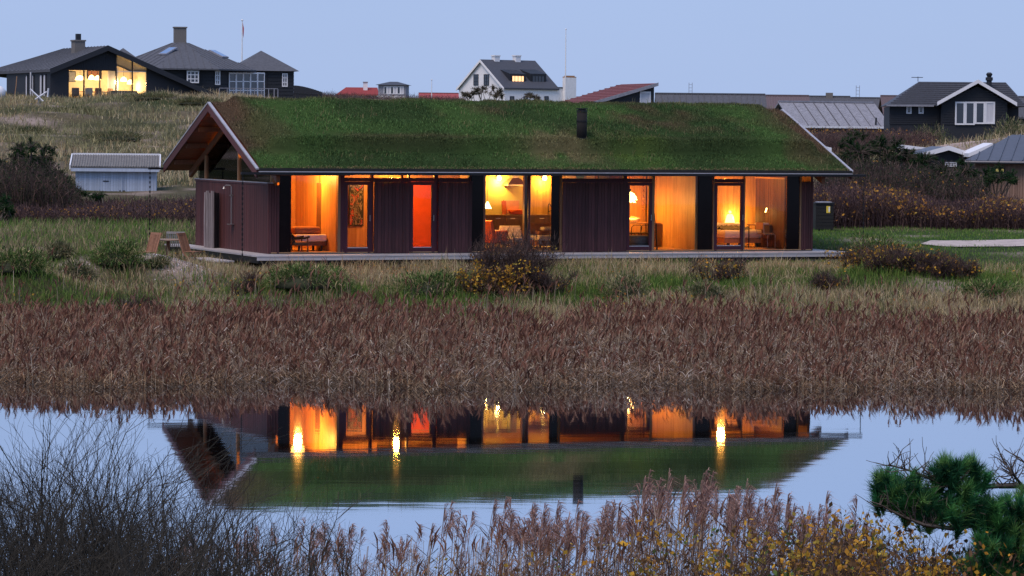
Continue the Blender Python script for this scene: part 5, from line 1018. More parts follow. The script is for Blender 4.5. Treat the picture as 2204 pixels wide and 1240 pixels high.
def dark_gable():
    D=190; H=Build('dark_boarded_house','dark blue-black boarded house with white verges and tall gable windows on the right dune','house',2048,272,D,0); F=Frame(P(2040,274,D),R(-4)); H.F=F; H.t.rotation_euler=(0,0,R(-4))
    # gable wing facing the camera
    xa,ze=F.aty(2012,225,0); xb,_=F.aty(2176,228,0); xp,zp=F.aty(2096,177,0); xw0,_=F.aty(2048,240,0); xw1,_=F.aty(2133,240,0)
    xl=F.aty(2018,240,0)[0]; xr=F.aty(2160,240,0)[0]
    H.part('gable_wall','tar',MB().prism([(xl,0,-3),(xr,0,-3),(xr,0,ze+.1),(xp,0,zp-.3),(xl,0,ze+.1)],(0,.2,0)))
    n=14
    for k in range(n):
        z=0.1+k*(zp-.6)/n; f=max(0,(z-ze)/(zp-ze)); a=xl+(xp-xl)*f*1.04; b=xr-(xr-xp)*f*1.04
        if b-a>.3: BX('weatherboard',M['tar'],H.t,a+.05,b-.05,-.04,-.005,z,z+(zp-.6)/n-.04)
    for s,(x0,x1) in enumerate(((xa-.1,xp),(xb+.1,xp))):
        pts=[(x0,-.5,ze-.12),(x1,-.5,zp-.12),(x1,-.5,zp+.1),(x0,-.5,ze+.1)]; H.part('verge_board','wframe',MB().prism(pts if s==0 else pts[::-1],(0,.1,0)))
        q=[(x0,-.39,ze),(x1,-.39,zp),(x1,6,zp),(x0,6,ze)]; slab(MB(),q if s==0 else q[::-1],.15).build('roof',M['slate'],H.t)
    for i in range(4):
        a=2048+i*21.5; H.winp((a,221),(a+20.5,271-(i>1)*2),-0.05,b=0.09,pane='rpane' if i!=3 else 'curtain')
    # long wing behind
    y0=1.2; x0,z0=F.aty(1900,229,y0); x1,_=F.aty(2204,229,y0); xi=F.aty(1907,250,y0+.4)[0]; zr=F.aty(2000,178,y0+4.2)[1]; xa2=F.aty(1970,178,y0+4.2)[0]; xb2=F.aty(2157,179,y0+4.2)[0]
    H.part('long_wall','tar',MB().box(xi,x1-.5,y0+.4,y0+8,-3,z0-.05))
    for k in range(10): BX('weatherboard',M['tar'],H.t,xi-.02,xl-.02,y0+.36,y0+.395,.1+k*z0/10,.1+(k+.85)*z0/10)
    MB().add([(x0,y0,z0),(x1,y0,z0),(x1,y0+8.4,z0),(x0,y0+8.4,z0),(xa2,y0+4.2,zr),(xb2,y0+4.2,zr)],[(3,2,1,0),(0,1,5,4),(1,2,5),(2,3,4,5),(3,0,4)]).build('roof',M['slate'],H.t)
    for k in range(12): t=k/12; BX('tile_course',M['slate'],H.t,x0+(xa2-x0)*t+.1,x1+(xb2-x1)*t-.1,y0+4.2*t,y0+4.2*t+.1,z0+(zr-z0)*t+.01,z0+(zr-z0)*t+.07)
    BX('gutter',M['cement'],H.t,x0,xa-.2,y0-.1,y0-.01,z0-.05,z0+.05)
    for a,b in ((1943,1954),(1969,1980)): H.winp((a,230),(b,247),y0+.34,b=0.08)
    x,_=F.aty(2121,190,y0+3); zt=F.aty(2121,158,y0+3)[1]; MB().lathe([(.16,zr-1.2),(.16,zt-.5),(.22,zt-.48),(.22,zt-.3),(.12,zt-.28),(.2,zt-.1),(.1,zt)],(x,y0+3,0),12).build('flue',M['tar'],H.t)
    x,z=F.aty(1968,174,y0+4.2); MB().tube((x,y0+4.2,zr),(x,y0+4.2,z+.2),.02,n=4).tube((x-.4,y0+4.2,z+.15),(x+.3,y0+4.2,z+.15),.02,n=4).build('aerial',M['tar'],H.t)
dark_gable()
def low_gables():
    # flat and gabled roof edges in the hollow on the right
    D=152; H=Build('white_edged_cabin','low black cabin with white gable edges half hidden by pines','cabin',2040,360,D,0); F=H.F; xp,zp=F.aty(2040,316,0); xa,za=F.aty(1985,331,0); xb,zb=F.aty(2095,334,0)
    H.part('gable_wall','tar',MB().prism([(xa+.3,0,-2.5),(xb-.3,0,-2.5),(xb-.3,0,zb-.1),(xp,0,zp-.15),(xa+.3,0,za-.1)],(0,.2,0)))
    for s,(x0,z0) in enumerate(((xa,za),(xb,zb))):
        pts=[(x0,-.4,z0-.16),(xp,-.4,zp-.16),(xp,-.4,zp+.06),(x0,-.4,z0+.06)]; H.part('verge_board','wframe',MB().prism(pts if s==0 else pts[::-1],(0,.08,0))); q=[(x0,-.31,z0),(xp,-.31,zp),(xp,6,zp),(x0,6,z0)]; slab(MB(),q if s==0 else q[::-1],.12).build('roof',M['sheet'],H.t)
    H.winp((2034,349),(2059,359),-0.01,nx=4,nz=2,b=0.05)
    for px0,px1,py0,py1,D,lab,nm in ((1945,2012,312,320,158,'pale flat roof edge behind the big pine','flat_roof_hut'),(2085,2137,330,308,150,'white sloping roof edge between the cabin and the cedar house','lean_to_hut'),(1772,1790,314,318,150,'small pale roof corner beside the right gable end','corner_hut')):
        a,b=P(px0,py0,D),P(px1,py1,D); t=thing(nm,lab,'hut',(a.x,a.y,min(a.z,b.z)-2.4)); za,zb=a.z-min(a.z,b.z)+2.4,b.z-min(a.z,b.z)+2.4; w=b.x-a.x
        MB().prism([(0,0,za-.18),(w,0,zb-.18),(w,0,zb),(0,0,za)],(0,3,0)).build('roof',M['wframe'],t); MB().prism([(.15,.2,-.5),(w-.15,.2,-.5),(w-.15,.2,zb-.19),(.15,.2,za-.19)],(0,2.6,0)).build('wall',M['tar'],t)
low_gables()
def cedar_house():
    D=140; F=Frame(P(2090,430,D),R(-14)); H=Build('cedar_house','cedar-clad house with dark standing-seam roof at the right edge','house',2090,430,D,R(-14)); H.F=F
    ze=F.aty(2100,345,0)[1]; xe=F.aty(2330,345,0)[0]; x0=F.aty(2088,380,0)[0]; hw=4.0; xr,zr=F.aty(2178,290,hw)
    w=H.part('wall','cedar',MB().box(x0+.2,xe,.03,.2,-1.2,ze-.12))
    n=46
    me=MB().box(0,.085,0,.03,-1.2,ze-.13).mesh('board',M['cedar'])
    for k in range(n): link('board',me,w,(x0+.2+k*.11,0,0))
    H.part('side_wall','cedar',MB().box(x0+.2,x0+.3,.21,7.5,-1.2,ze-.12))
    r=slab(MB(),[(x0-.2,-.4,ze),(xe,-.4,ze),(xe,hw,zr),(xr,hw,zr)],.14).build('roof',M['sheet'],H.t); slab(MB(),[(x0-.2,-.38,ze-.01),(xr,hw+.01,zr-.01),(x0-.2,2*hw+.4,ze-.01)],.14).build('roof',M['sheet'],H.t)
    mb=MB()
    for k in range(16):
        x=x0+.3+k*.5; s=min(1,max(.05,(x-x0+.2)/(xr-x0+.2)))
        if x<xe: mb.tube((x,-.4,ze+.02),(x,-.4+(hw+.4)*s,ze+(zr-ze)*s+.02),.03,n=4)
    mb.build('seam',M['sheet'],r); MB().tube((x0-.2,-.46,ze-.08),(xe,-.46,ze-.08),.06).build('gutter',M['sheet'],H.t)
    H.winp((2141,361),(2163,372),-0.01,fr='tar',pane=emit('dim_window',(0.5,0.4,0.12),0.5),b=.05)
cedar_house()
def blue_shed():
    D=134; F=Frame(P(163,425,D),R(6)); H=Build('blue_grey_shed','pale blue-grey boarded shed with corrugated roof in front of the left dune','shed',163,425,D,R(6)); H.F=F
    x1=F.aty(337,400,0)[0]; ze=F.aty(250,359,0)[1]; hw=2.4; xl=F.aty(152,365,0)[0]; xr=F.aty(343,362,-.25)[0]; zr=F.aty(230,334,hw)[1]
    w=H.part('front_wall','shed',MB().box(0,x1,.03,.12,-1,ze-.05)); n=30; me=MB().box(0,x1/n-.012,0,.028,-1,ze-.06).mesh('board',M['shed'])
    for k in range(n): link('board',me,w,(k*x1/n,RNG.uniform(-.006,.006),0))
    H.part('side_wall','shed',MB().prism([(-.02,.13,-1),(-.02,hw,-1),(-.02,hw,zr-.15),(-.02,.13,ze-.03)],(.1,0,0))); BX('back_wall',M['shed'],H.t,.1,x1,hw-.1,hw,-1,zr-.2); H.part('side_wall','shed',MB().prism([(x1-.1,.13,-1),(x1-.1,hw-.11,-1),(x1-.1,hw-.11,zr-.18),(x1-.1,.13,ze-.06)],(.1,0,0)))
    M['cement2']=paint('mossy_cement',(0.17,0.165,0.16),.9,.35,5,(1,1,1),.3)
    r=slab(MB(),[(-.2,-.25,ze),(xr,-.25,ze),(xr,hw+.1,zr),(-.2,hw+.1,zr)],.05).build('roof',M['cement2'],H.t); ribs(r,M['cement2'],(-.2,-.27,ze+.005),(xr,-.27,ze+.005),(xr,hw+.1,zr+.005),(-.2,hw+.1,zr+.005),34,0.03,'corrugation')
    BX('fascia',M['shed'],H.t,-.2,xr,-.24,-.21,ze-.2,ze-.06); BX('ridge_board',M['wframe'],H.t,-.2,xr,hw+.1,hw+.16,zr-.1,zr+.08)
    for x in (-.26,xr): H.part('verge_board','wframe',MB().prism([(x,-.27,ze-.12),(x,hw+.1,zr-.12),(x,hw+.1,zr+.06),(x,-.27,ze+.06)],(.05,0,0)))
    for px,py in ((228,390),(263,411)):
        x,z=F.aty(px,py,0); BX('hinge',M['tar'],H.t,x-.12,x+.12,-.02,-.008,z-.02,z+.02)
    for px in (213,262): x,_=F.aty(px,390,0); BX('door_batten',M['shed'],H.t,x-.03,x+.03,-.035,-.01,-.9,ze-.15)
blue_shed()
def dune_posts():
    for px,y0,y1,tilt,lab in ((58,222,262,-0.12,'short leaning weathered post on the left dune'),(84,205,262,0.0,'taller weathered post with crossed boards on the left dune')):
        q=P(px,y1,183); g=min(gz(q.x,q.y),q.z); h=P(px,y0,183).z-g; t=thing('dune_post',lab,'post',(q.x,q.y,g)); MB().path([(0,0,-.3),(tilt*-2,0,h)],[.1,.085],6).build('post',M['cement'],t)
        if tilt==0.0:
            for a,b in (((-.5,0,h+.35),(.25,0,h-.35)),((.45,0,h+.2),(-.2,0,h-.25)),((.5,0,h-.1),(.55,0,h+.4))): MB().tube((a[0],-.12,a[2]),(b[0],-.12,b[2]),.045,n=4).build('cross_board',M['wframe'],t)
    q=P(0,205,200); t=thing('pale_buoy','round pale buoy at the foot of the black gable house','buoy',(q.x-.1,q.y,gz(q.x,q.y))); MB().ball((0,0,.45),.45,14,8).build('buoy_body',M['wframe'],t,True); MB().lathe([(.08,0),(.08,.12)],(0,0,.88),8).build('eye',M['tar'],t)
    for px,py,lab in ((30,212,'thin curved orange stick leaning on the black gable house'),):
        q=P(px,py,203); t=thing('leaning_stick',lab,'stick',(q.x,q.y,gz(q.x,q.y))); MB().path([(0,0,0),(.12,.1,.9),(.15,.2,1.5)],.03,5).build('shaft',M['post'],t); MB().ball((0,0,.02),.05,6,4).build('tip',M['post'],t)
dune_posts()

# ================================================================== plants
def scat(n,y0,y1,k=0.185,x0=None,x1=None):
    y=np.sqrt(RNG.uniform(y0*y0,y1*y1,n)); u=RNG.uniform(-1,1,n)*k if x0 is None else RNG.uniform(x0,x1,n); return u*y,y
def off_house(x,y,m=0.1):
    lx=(x-HF.o.x)*HF.c+(y-HF.o.y)*HF.s; ly=-(x-HF.o.x)*HF.s+(y-HF.o.y)*HF.c
    return ~((lx>-m)&(lx<HL+m)&(ly>-m+0.1)&(ly<2*HW+m))
def off_path(x,y): return ~((x>P(1990,510,107.3).x)&(np.abs(y-107.8)<1.25+.25*np.sin(x*2.3)))
def pick(cols,p,n): return np.array(cols)[RNG.choice(len(cols),n,p=np.array(p)/sum(p))]
GREEN=[(P(a,b,D),r) for a,b,D,r in ((670,600,88.5,1.7),(930,615,88,2.0),(1010,600,90,1.5),(1250,610,89,1.6),(215,545,92,1.6),(30,590,88.5,1.8),(150,625,87,1.5),(1620,590,92,1.2),(1840,610,92,1.6),(2080,620,92,1.8),(800,625,86,1.6),(560,630,86.5,1.2),(300,625,86.5,1.6),(2160,560,97,2.0),(1480,600,91,1.3))]
def greenness(x,y):
    g=0.28+0.45*vnoise(x,y,3.1,31)+0.3*vnoise(x,y,1.0,32)
    for q,r in GREEN: g=g+0.75*np.exp(-((x-q.x)**2+(y-q.y)**2)/(r*r))
    return np.clip(g,0,1)
def meadow():
    x,y=scat(215000,79.5,99); k=off_house(x,y); x,y=x[k],y[k]; n=len(x); z=ground(x,y); g=greenness(x,y)
    for q,r,kk in SAND:
        d=np.exp(-((x-q.x)**2+(y-q.y)**2)/(r*r))*kk; m=RNG.random(len(x))>d*0.9; x,y,z,g=x[m],y[m],z[m],g[m]
    n=len(x); gr=RNG.random(n)<g
    c=np.where(gr[:,None],pick([(0.1,0.18,0.04),(0.15,0.23,0.05),(0.21,0.25,0.075),(0.065,0.12,0.03)],[4,3,2,3],n),pick([(0.48,0.38,0.21),(0.38,0.28,0.16),(0.58,0.47,0.3),(0.25,0.16,0.11),(0.32,0.28,0.13)],[3,3,2,2,3],n))*RNG.uniform(0.7,1.25,(n,1))
    h=np.where(gr,RNG.uniform(0.1,0.34,n),RNG.uniform(0.12,0.46,n))*(0.8+0.5*vnoise(x,y,1.1,33))*np.where(RNG.random(n)<.04,1.7,1)
    low=np.interp(y,[79.5,83],[0.6,1]); V,T,C=blades(np.stack([x,y,z-0.02],1),h*low,0.017,0.85,c)
    o=link('meadow_grass',fast_mesh('meadow_grass',V,T,M['veg'],C)); tag(o,'green and straw-coloured rough grass between the reeds and the house','grass',None,'stuff')
    x,y=scat(120000,98,127); k=off_house(x,y)&off_path(x,y)&((np.abs(x)>0)); x,y=x[k],y[k]; n=len(x); z=ground(x,y); right=x>3
    g=np.clip(np.where(right,0.95,0.45)+0.35*vnoise(x,y,2.5,34),0,1); gr=RNG.random(n)<g
    c=np.where(gr[:,None],pick([(0.1,0.2,0.04),(0.15,0.25,0.055),(0.18,0.24,0.07)],[4,3,2],n),pick([(0.38,0.31,0.18),(0.28,0.23,0.13),(0.2,0.14,0.1)],[3,3,2],n))*RNG.uniform(0.7,1.25,(n,1))
    h=np.where(right,RNG.uniform(0.04,0.14,n),RNG.uniform(0.1,0.4,n)); V,T,C=blades(np.stack([x,y,z-0.02],1),h,0.02,0.8,c)
    tag(link('lawn_grass',fast_mesh('lawn_grass',V,T,M['veg'],C)),'short green grass and pale tufts level with the house','grass',None,'stuff')
meadow()
def meadow_leaves():
    x,y=scat(9000,84,98,.18); k=(RNG.random(len(x))<np.clip(1.5*vnoise(x,y,2.0,35)-.75,0,1))&off_house(x,y,.3); x,y=x[k],y[k]; n=len(x); z=ground(x,y)+RNG.uniform(.12,.42,n)
    V,T,C=leaf_quads(np.stack([x,y,z],1),.075,pick([(.5,.28,.05),(.38,.26,.06),(.4,.17,.05)],[2,2,1],n)); tag(link('rose_shoots',fast_mesh('rose_shoots',V,T,M['veg'],C)),'scattered yellow leaves of low rose shoots in the meadow grass','leaves',None,'stuff')
def dunes():
    x,y=scat(230000,130,238,0.19); dens=np.clip(0.7+0.5*vnoise(x,y,5,41)+0.3*vnoise(x,y,1.8,42),0.7,1); k=(RNG.random(len(x))<dens)&~((y<137)&(x<-9))
    for q,r,kk in SAND: k&=RNG.random(len(x))>np.clip(1.1*kk*np.exp(-((x-q.x)**2+(y-q.y)**2)/(r*r)),0,0.93)
    x,y=x[k],y[k]; n=len(x); z=ground(x,y); t=np.clip(0.5+0.8*vnoise(x,y,6,43)+0.4*vnoise(x,y,2,44),0,1)
    a=pick([(0.48,0.39,0.23),(0.39,0.3,0.17),(0.57,0.48,0.31),(0.32,0.22,0.13)],[3,3,2,2],n); b=pick([(0.27,0.25,0.13),(0.2,0.195,0.095),(0.36,0.33,0.18)],[3,2,2],n)
    c=np.where((RNG.random(n)<t)[:,None],a,b)*RNG.uniform(0.65,1.25,(n,1)); h=RNG.uniform(0.15,0.5,n)*(1+0.6*vnoise(x,y,2.2,45)); h=np.where((x>0)&(y<150),h*0.7,h)
    V,T,C=blades(np.stack([x,y,z-0.03],1),h,0.035,1.35,c)
    tag(link('dune_grass',fast_mesh('dune_grass',V,T,M['veg'],C)),'tawny marram grass over the dunes behind the house','grass',None,'stuff')
dunes()
# ---- ribbons: long narrow leaves and stems built together
def ribbons(pts,w,c,side=None):
    """pts (n,k,3), w (n,k) widths, c (n,3) or (n,k,3)"""
    n,k,_=pts.shape
    if side is None: a=RNG.uniform(0,PI,n); side=np.stack([np.cos(a),np.sin(a)*0.6,np.zeros(n)],1)
    s=side[:,None,:]*(w/2)[:,:,None]; V=np.stack([pts-s,pts+s],2).reshape(n,k*2,3)
    b=(np.arange(n)*k*2)[:,None]; T=[]
    for i in range(k-1): T+= [b+[2*i,2*i+1,2*i+3],b+[2*i,2*i+3,2*i+2]]
    T=np.stack(T,1).reshape(-1,3); c=np.broadcast_to(c[:,None,:] if c.ndim==2 else c,(n,k,3)); C=np.repeat(c,2,1).reshape(-1,3)
    return V.reshape(-1,3),T,C
class Acc:
    def __init__(s): s.V=[];s.T=[];s.C=[];s.n=0
    def add(s,V,T,C): s.V.append(V);s.T.append(T+s.n);s.C.append(C);s.n+=len(V)
    def mesh(s,name,m): return fast_mesh(name,np.concatenate(s.V),np.concatenate(s.T),m,np.concatenate(s.C))
REEDC=[(0.3,0.185,0.105),(0.19,0.11,0.066),(0.45,0.32,0.2),(0.07,0.042,0.03)]
def reed_arrays(A,B,h,nleaf=4,plume=1.0,sc=1.0,lean=0.12):
    n=len(B); az=RNG.uniform(-0.9,0.9,n); d=np.stack([np.cos(az),np.sin(az)*0.6,np.zeros(n)],1)*np.where(RNG.random(n)<0.68,1,-1)[:,None]; ln=(RNG.random(n)*lean*h)[:,None]; up=np.array([0,0,1.0])
    top=B+up*h[:,None]+d*ln; mid=B+up*(h*0.55)[:,None]+d*ln*0.3
    c=pick([(0.46,0.36,0.25),(0.36,0.26,0.18),(0.26,0.17,0.13),(0.58,0.48,0.37)],[3,4,3,1],n)*RNG.uniform(0.7,1.2,(n,1))
    A.add(*ribbons(np.stack([B,mid,top],1),np.tile(np.array([0.012,0.011,0.008])*sc,(n,1)),c))
    k=RNG.random(n)<plume; m=k.sum(); t=top[k]; dd=d[k]
    for r in range(3):
        L=RNG.uniform(0.13,0.26,m)*sc**0.3; ph=RNG.uniform(-0.25,0.45,(m,1)); p0=t-up*(L*RNG.uniform(0.2,0.9,m))[:,None]; p1=p0+up*(L*0.55)[:,None]+dd*ph*L[:,None]*0.6; p2=p0+up*(L*0.95)[:,None]+dd*(ph+0.25)*L[:,None]
        A.add(*ribbons(np.stack([p0,p1,p2],1),np.tile(np.array([0.008,0.034,0.006])*sc,(m,1)),pick([(0.2,0.095,0.066),(0.11,0.052,0.038),(0.3,0.165,0.115)],[3,3,2],m)*RNG.uniform(0.75,1.25,(m,1))))
    for r in range(nleaf):
        f=RNG.uniform(0.15,0.85,n)[:,None]; p0=B+(top-B)*f; a=RNG.uniform(0,2*PI,n); e=np.stack([np.cos(a),np.sin(a),np.zeros(n)],1); L=(RNG.uniform(0.16,0.42,n)*np.minimum(h,1.4))[:,None]; dr=RNG.uniform(-0.5,0.75,n)[:,None]
        p1=p0+e*L*0.5+up*L*(0.3*dr+0.22); p2=p0+e*L+up*L*dr*0.75
        c=pick(REEDC+[(0.52,0.43,0.33),(0.66,0.57,0.47)],[5,5,3,5,1.0,0.6],n)*RNG.uniform(0.7,1.2,(n,1))
        A.add(*ribbons(np.stack([p0,p1,p2],1),np.tile(np.array([0.012,0.015,0.003])*sc,(n,1)),c))
def reed_bed():
    A=Acc(); n=25000; x,y=scat(n,66,85.5,0.19); fr=68.6+1.2*vnoise(x,y*0,3.5,51)+1.0*vnoise(x,y*0,1.1,52)
    bk=82.9+1.3*vnoise(x,y*0,4.0,53)+0.8*vnoise(x,y*0,1.2,54); k=(y>fr)&(y<bk)&(RNG.random(n)<np.clip(.75+.6*vnoise(x,y,.9,56)+.4*vnoise(x,y,2.6,57),.15,1))&(RNG.random(n)<np.interp(y-bk,[-2.2,0],[1,0.3])); x,y,bk=x[k],y[k],bk[k]
    z=np.maximum(ground(x,y),-0.12); h=RNG.uniform(0.8,1.25,len(x))*(1+0.22*vnoise(x,y,1.6,55))*np.interp(y-bk,[-4,0],[1,0.62])*np.interp(y-fr[k],[0,6],[0.45,.95])*RNG.choice([0.6,1,1,1.12],len(x))
    reed_arrays(A,np.stack([x,y,z],1),h,6,0.75,1.25,0.2)
    # bent and fallen leaves, pale, in the front half
    m=22000; x,y=scat(m,68.0,79,0.19); z=np.maximum(ground(x,y),0)+RNG.uniform(0.02,0.75,m)*np.interp(y,[67,72],[.45,1]); a=RNG.uniform(0,2*PI,m); e=np.stack([np.cos(a),np.sin(a),RNG.uniform(-0.6,0.35,m)],1); B=np.stack([x,y,z],1); L=RNG.uniform(0.12,0.34,m)[:,None]
    A.add(*ribbons(np.stack([B,B+e*L*0.5+[0,0,0.03],B+e*L],1),np.tile([0.013,0.014,0.005],(m,1)),pick([(0.55,0.47,0.4),(0.4,0.32,0.25),(0.25,0.17,0.13)],[1.5,2,3],m)))
    m=9000; x,y=scat(m,67,72.5,0.19); f2=68.6+1.2*vnoise(x,y*0,3.5,51)+1.0*vnoise(x,y*0,1.1,52); y=f2+RNG.uniform(-.35,2.2,m); z=RNG.uniform(0,.34,m)*np.interp(y-f2,[-.3,1],[.3,1]); a=RNG.uniform(0,2*PI,m); e=np.stack([np.cos(a),np.sin(a),RNG.uniform(-.5,.8,m)],1); B=np.stack([x,y,z],1); L=RNG.uniform(.1,.36,m)[:,None]
    A.add(*ribbons(np.stack([B,B+e*L*.5+[0,0,.04],B+e*L],1),np.tile([.014,.014,.005],(m,1)),pick(REEDC+[(.5,.42,.34)],[3,3,2,3,1],m)))
    tag(link('reed_bed',A.mesh('reed_bed',M['veg'])),'broad band of brown autumn reeds along the far bank of the pond','reeds',None,'stuff')
    # stray reeds and dock stalks climbing out of the bed into the grass
    A=Acc(); n=420; x,y=scat(n,84,88.5,0.18); reed_arrays(A,np.stack([x,y,ground(x,y)],1),RNG.uniform(0.3,0.8,n),1,0.9,1.1,0.15)
    tag(link('stray_reeds',A.mesh('stray_reeds',M['veg'])),'scattered thin reeds in the grass above the reed band','reeds',None,'stuff')
reed_bed()
# ---- reeds on the near bank: single plants
def near_reeds():
    protos=[]
    for v in range(10):
        h=1.0; A=Acc(); lean=RNG.uniform(0.03,0.16); pts=[(lean*t*t,RNG.uniform(-.004,.004),t) for t in (0,0.3,0.6,0.85,1.0)]
        st=MB().path([(a,b,c*1.7) for a,b,c in pts],[0.006,0.006,0.005,0.004,0.003],4,False).mesh('stem'); n=len(st.vertices)
        at=st.color_attributes.new('Col','FLOAT_COLOR','POINT'); cc=np.ones((n,4),np.float32); cc[:,:3]=np.array([0.33,0.23,0.18])*RNG.uniform(0.7,1.1); at.data.foreach_set('color',cc.ravel()); st.materials.append(M['veg'])
        top=np.array([lean,0,1.7]); m=44; f=RNG.uniform(0,1,m); base=np.stack([lean*(1-0.2*(1-f)),np.zeros(m),1.7-0.36*(1-f)],1); L=(0.06+0.13*(1-f)**0.7)*RNG.uniform(0.7,1.2,m); sw=RNG.uniform(0.15,0.9,m)*(1 if v%4 else -1); a2=RNG.uniform(-0.45,0.45,m)
        p1=base+np.stack([L*sw*0.5,L*a2*0.5,L*0.7],1); p2=base+np.stack([L*sw*1.15,L*a2,L*0.72-L*0.35*np.abs(sw)],1)
        V,T,C=ribbons(np.stack([base,p1,p2],1),np.tile([0.003,0.010,0.002],(m,1)),pick([(0.36,0.22,0.185),(0.27,0.16,0.14),(0.47,0.31,0.26)],[3,3,2],m)); pl=fast_mesh('plume',V,T,M['veg'],C)
        q=6; f=RNG.uniform(0.25,0.85,q); p0=np.stack([lean*f*f,f*0,1.7*f],1); a=RNG.uniform(-0.7,0.7,q)+np.where(RNG.random(q)<.6,0,PI); e=np.stack([np.cos(a),np.sin(a),0*a],1); L=RNG.uniform(0.22,0.42,q)[:,None]; up=np.array([0,0,1.]); dr=RNG.uniform(0.0,0.9,q)[:,None]
        V,T,C=ribbons(np.stack([p0,p0+e*L*.4+up*L*.4,p0+e*L*.75+up*L*(.25+.35*dr),p0+e*L+up*L*dr*.6],1),np.tile([0.012,0.014,0.010,0.002],(q,1)),pick(REEDC,[3,3,2,2],q)); lv=fast_mesh('leaves',V,T,M['veg'],C)
        protos.append((st,pl,lv))
    tops=np.array([(330,1150),(420,1120),(520,1105),(640,1095),(760,1105),(880,1085),(980,1068),(1100,1075),(1220,1085),(1290,1062),(1340,1020),(1420,1000),(1500,1010),(1560,1030),(1640,1045),(1720,1065),(1800,1050),(1850,1085),(1900,1120)])
    cnt=0
    while cnt<255:
        px=RNG.uniform(360,1885) if RNG.random()<0.55 else RNG.uniform(1050,1830); D=RNG.uniform(30.5,37.0)
        yt=np.interp(px,tops[:,0],tops[:,1])+abs(RNG.normal(0,1))*48+ (0 if RNG.random()<.35 else 25)
        q=P(px,yt,D); g=max(gz(q.x,q.y),-0.15); s=(q.z-g)/1.7
        if s<0.45 or s>1.35: continue
        t=thing('common_reed','single feathery-plumed brown reed on the near bank of the pond','reed',(q.x,q.y,g),RNG.uniform(-0.5,0.5),'plumed reeds on the near bank'); t.scale=(s**0.5,s**0.5,s)
        for me,nm in zip(protos[cnt%10],('stem','plume','leaves')): link(nm,me,t)
        cnt+=1
    A=Acc(); n=850; px=RNG.uniform(340,1920,n); D=RNG.uniform(29.5,37,n); B=[];h=[]
    for a,b in zip(px,D):
        yt=np.interp(a,tops[:,0],tops[:,1])+65+RNG.random()*120; q=P(a,yt,b); g=max(gz(q.x,q.y),-0.15)
        if q.z-g>0.2: B.append((q.x,q.y,g)); h.append(q.z-g)
    reed_arrays(A,np.array(B),np.array(h),3,0.3,0.7,0.12)
    tag(link('reed_undergrowth',A.mesh('reed_undergrowth',M['veg'])),'tangle of shorter reed stems at the foot of the near reeds','reeds',None,'stuff')
near_reeds()
# ---- woody plants
def seg_mesh(S,c):
    """tapering three-sided twigs from rows (x0,y0,z0,x1,y1,z1,r0,r1)"""
    S=np.asarray(S,float); n=len(S); p0,p1,r0,r1=S[:,:3],S[:,3:6],S[:,6],S[:,7]; d=p1-p0; d/=np.maximum(np.linalg.norm(d,axis=1,keepdims=True),1e-6)
    a=np.cross(d,np.array([0.31,0.87,0.37])); a/=np.linalg.norm(a,axis=1,keepdims=True); b=np.cross(d,a); V=[]
    for p,r in ((p0,r0),(p1,r1)):
        for k in range(3): an=2*PI*k/3; V.append(p+(a*math.cos(an)+b*math.sin(an))*r[:,None])
    V=np.stack(V,1).reshape(-1,3); i=(np.arange(n)*6)[:,None]; T=np.stack([i+q for q in ([0,1,4],[0,4,3],[1,2,5],[1,5,4],[2,0,3],[2,3,5])],1).reshape(-1,3)
    C=np.repeat(np.broadcast_to(c,(n,3)),6,0); return V,T,C
def grow(S,tips,p,d,L,r,depth,wob=0.25,up=0.15,fork=(2,3),ang=0.55,shrink=0.72,segs=3):
    rn=random.random
    for i in range(segs):
        d=(d+Vector((rn()-.5,rn()-.5,rn()-.5))*wob*2+Vector((0,0,up))*0.5).normalized(); q=p+d*(L/segs); r2=r*(1-0.35/segs); S.append((*p,*q,r,r2)); p,r=q,r2
        if depth>0 and i<segs-1 and rn()<0.55:
            ax=d.cross(Vector((rn()-.5,rn()-.5,rn()-.5))).normalized(); e=(d+ax*ang*(0.8+rn())).normalized(); grow(S,tips,p,e,L*shrink*(0.6+.4*rn()),r*0.6,depth-1,wob,up,fork,ang,shrink,segs)
    tips.append((p.copy(),d.copy()))
    if depth>0:
        for _ in range(random.randint(*fork)):
            ax=d.cross(Vector((rn()-.5,rn()-.5,rn()-.5))).normalized(); e=(d+ax*ang*(0.5+rn())).normalized(); grow(S,tips,p,e,L*shrink*(0.7+.5*rn()),r*0.7,depth-1,wob,up,fork,ang,shrink,segs)
def leaf_quads(Pts,size,c):
    n=len(Pts); a=RNG.normal(size=(n,3)); a/=np.linalg.norm(a,axis=1,keepdims=True); b=np.cross(a,RNG.normal(size=(n,3))); b/=np.linalg.norm(b,axis=1,keepdims=True); s=(np.broadcast_to(size,n)*RNG.uniform(.6,1.3,n))[:,None]
    V=np.stack([Pts-a*s*.5,Pts+b*s*.32,Pts+a*s*.5,Pts-b*s*.32],1).reshape(-1,3); i=(np.arange(n)*4)[:,None]; T=np.stack([i+[0,1,2],i+[0,2,3]],1).reshape(-1,3); return V,T,np.repeat(c,4,0)
def woody(name,label,cat,base,S,c,leaves=None,group=None,leafname='leaves'):
    t=thing(name,label,cat,base,0,group); S=np.array(S,float); b=np.array(base); S[:,:3]-=b; S[:,3:6]-=b
    thick=S[:,6]>np.quantile(S[:,6],0.82); cc=np.array(c)[None]*RNG.uniform(.7,1.3,(len(S),1))
    for k,nm in ((thick,'branches'),(~thick,'twigs')):
        V,T,C=seg_mesh(S[k],cc[k]); tag(link(nm,fast_mesh(nm,V,T,M['bark'],C),t),kind='stuff')
    if leaves is not None:
        for nm,(V,T,C) in leaves.items(): tag(link(nm,fast_mesh(nm,V-b,T,M['veg'],C),t),kind='stuff')
    return t
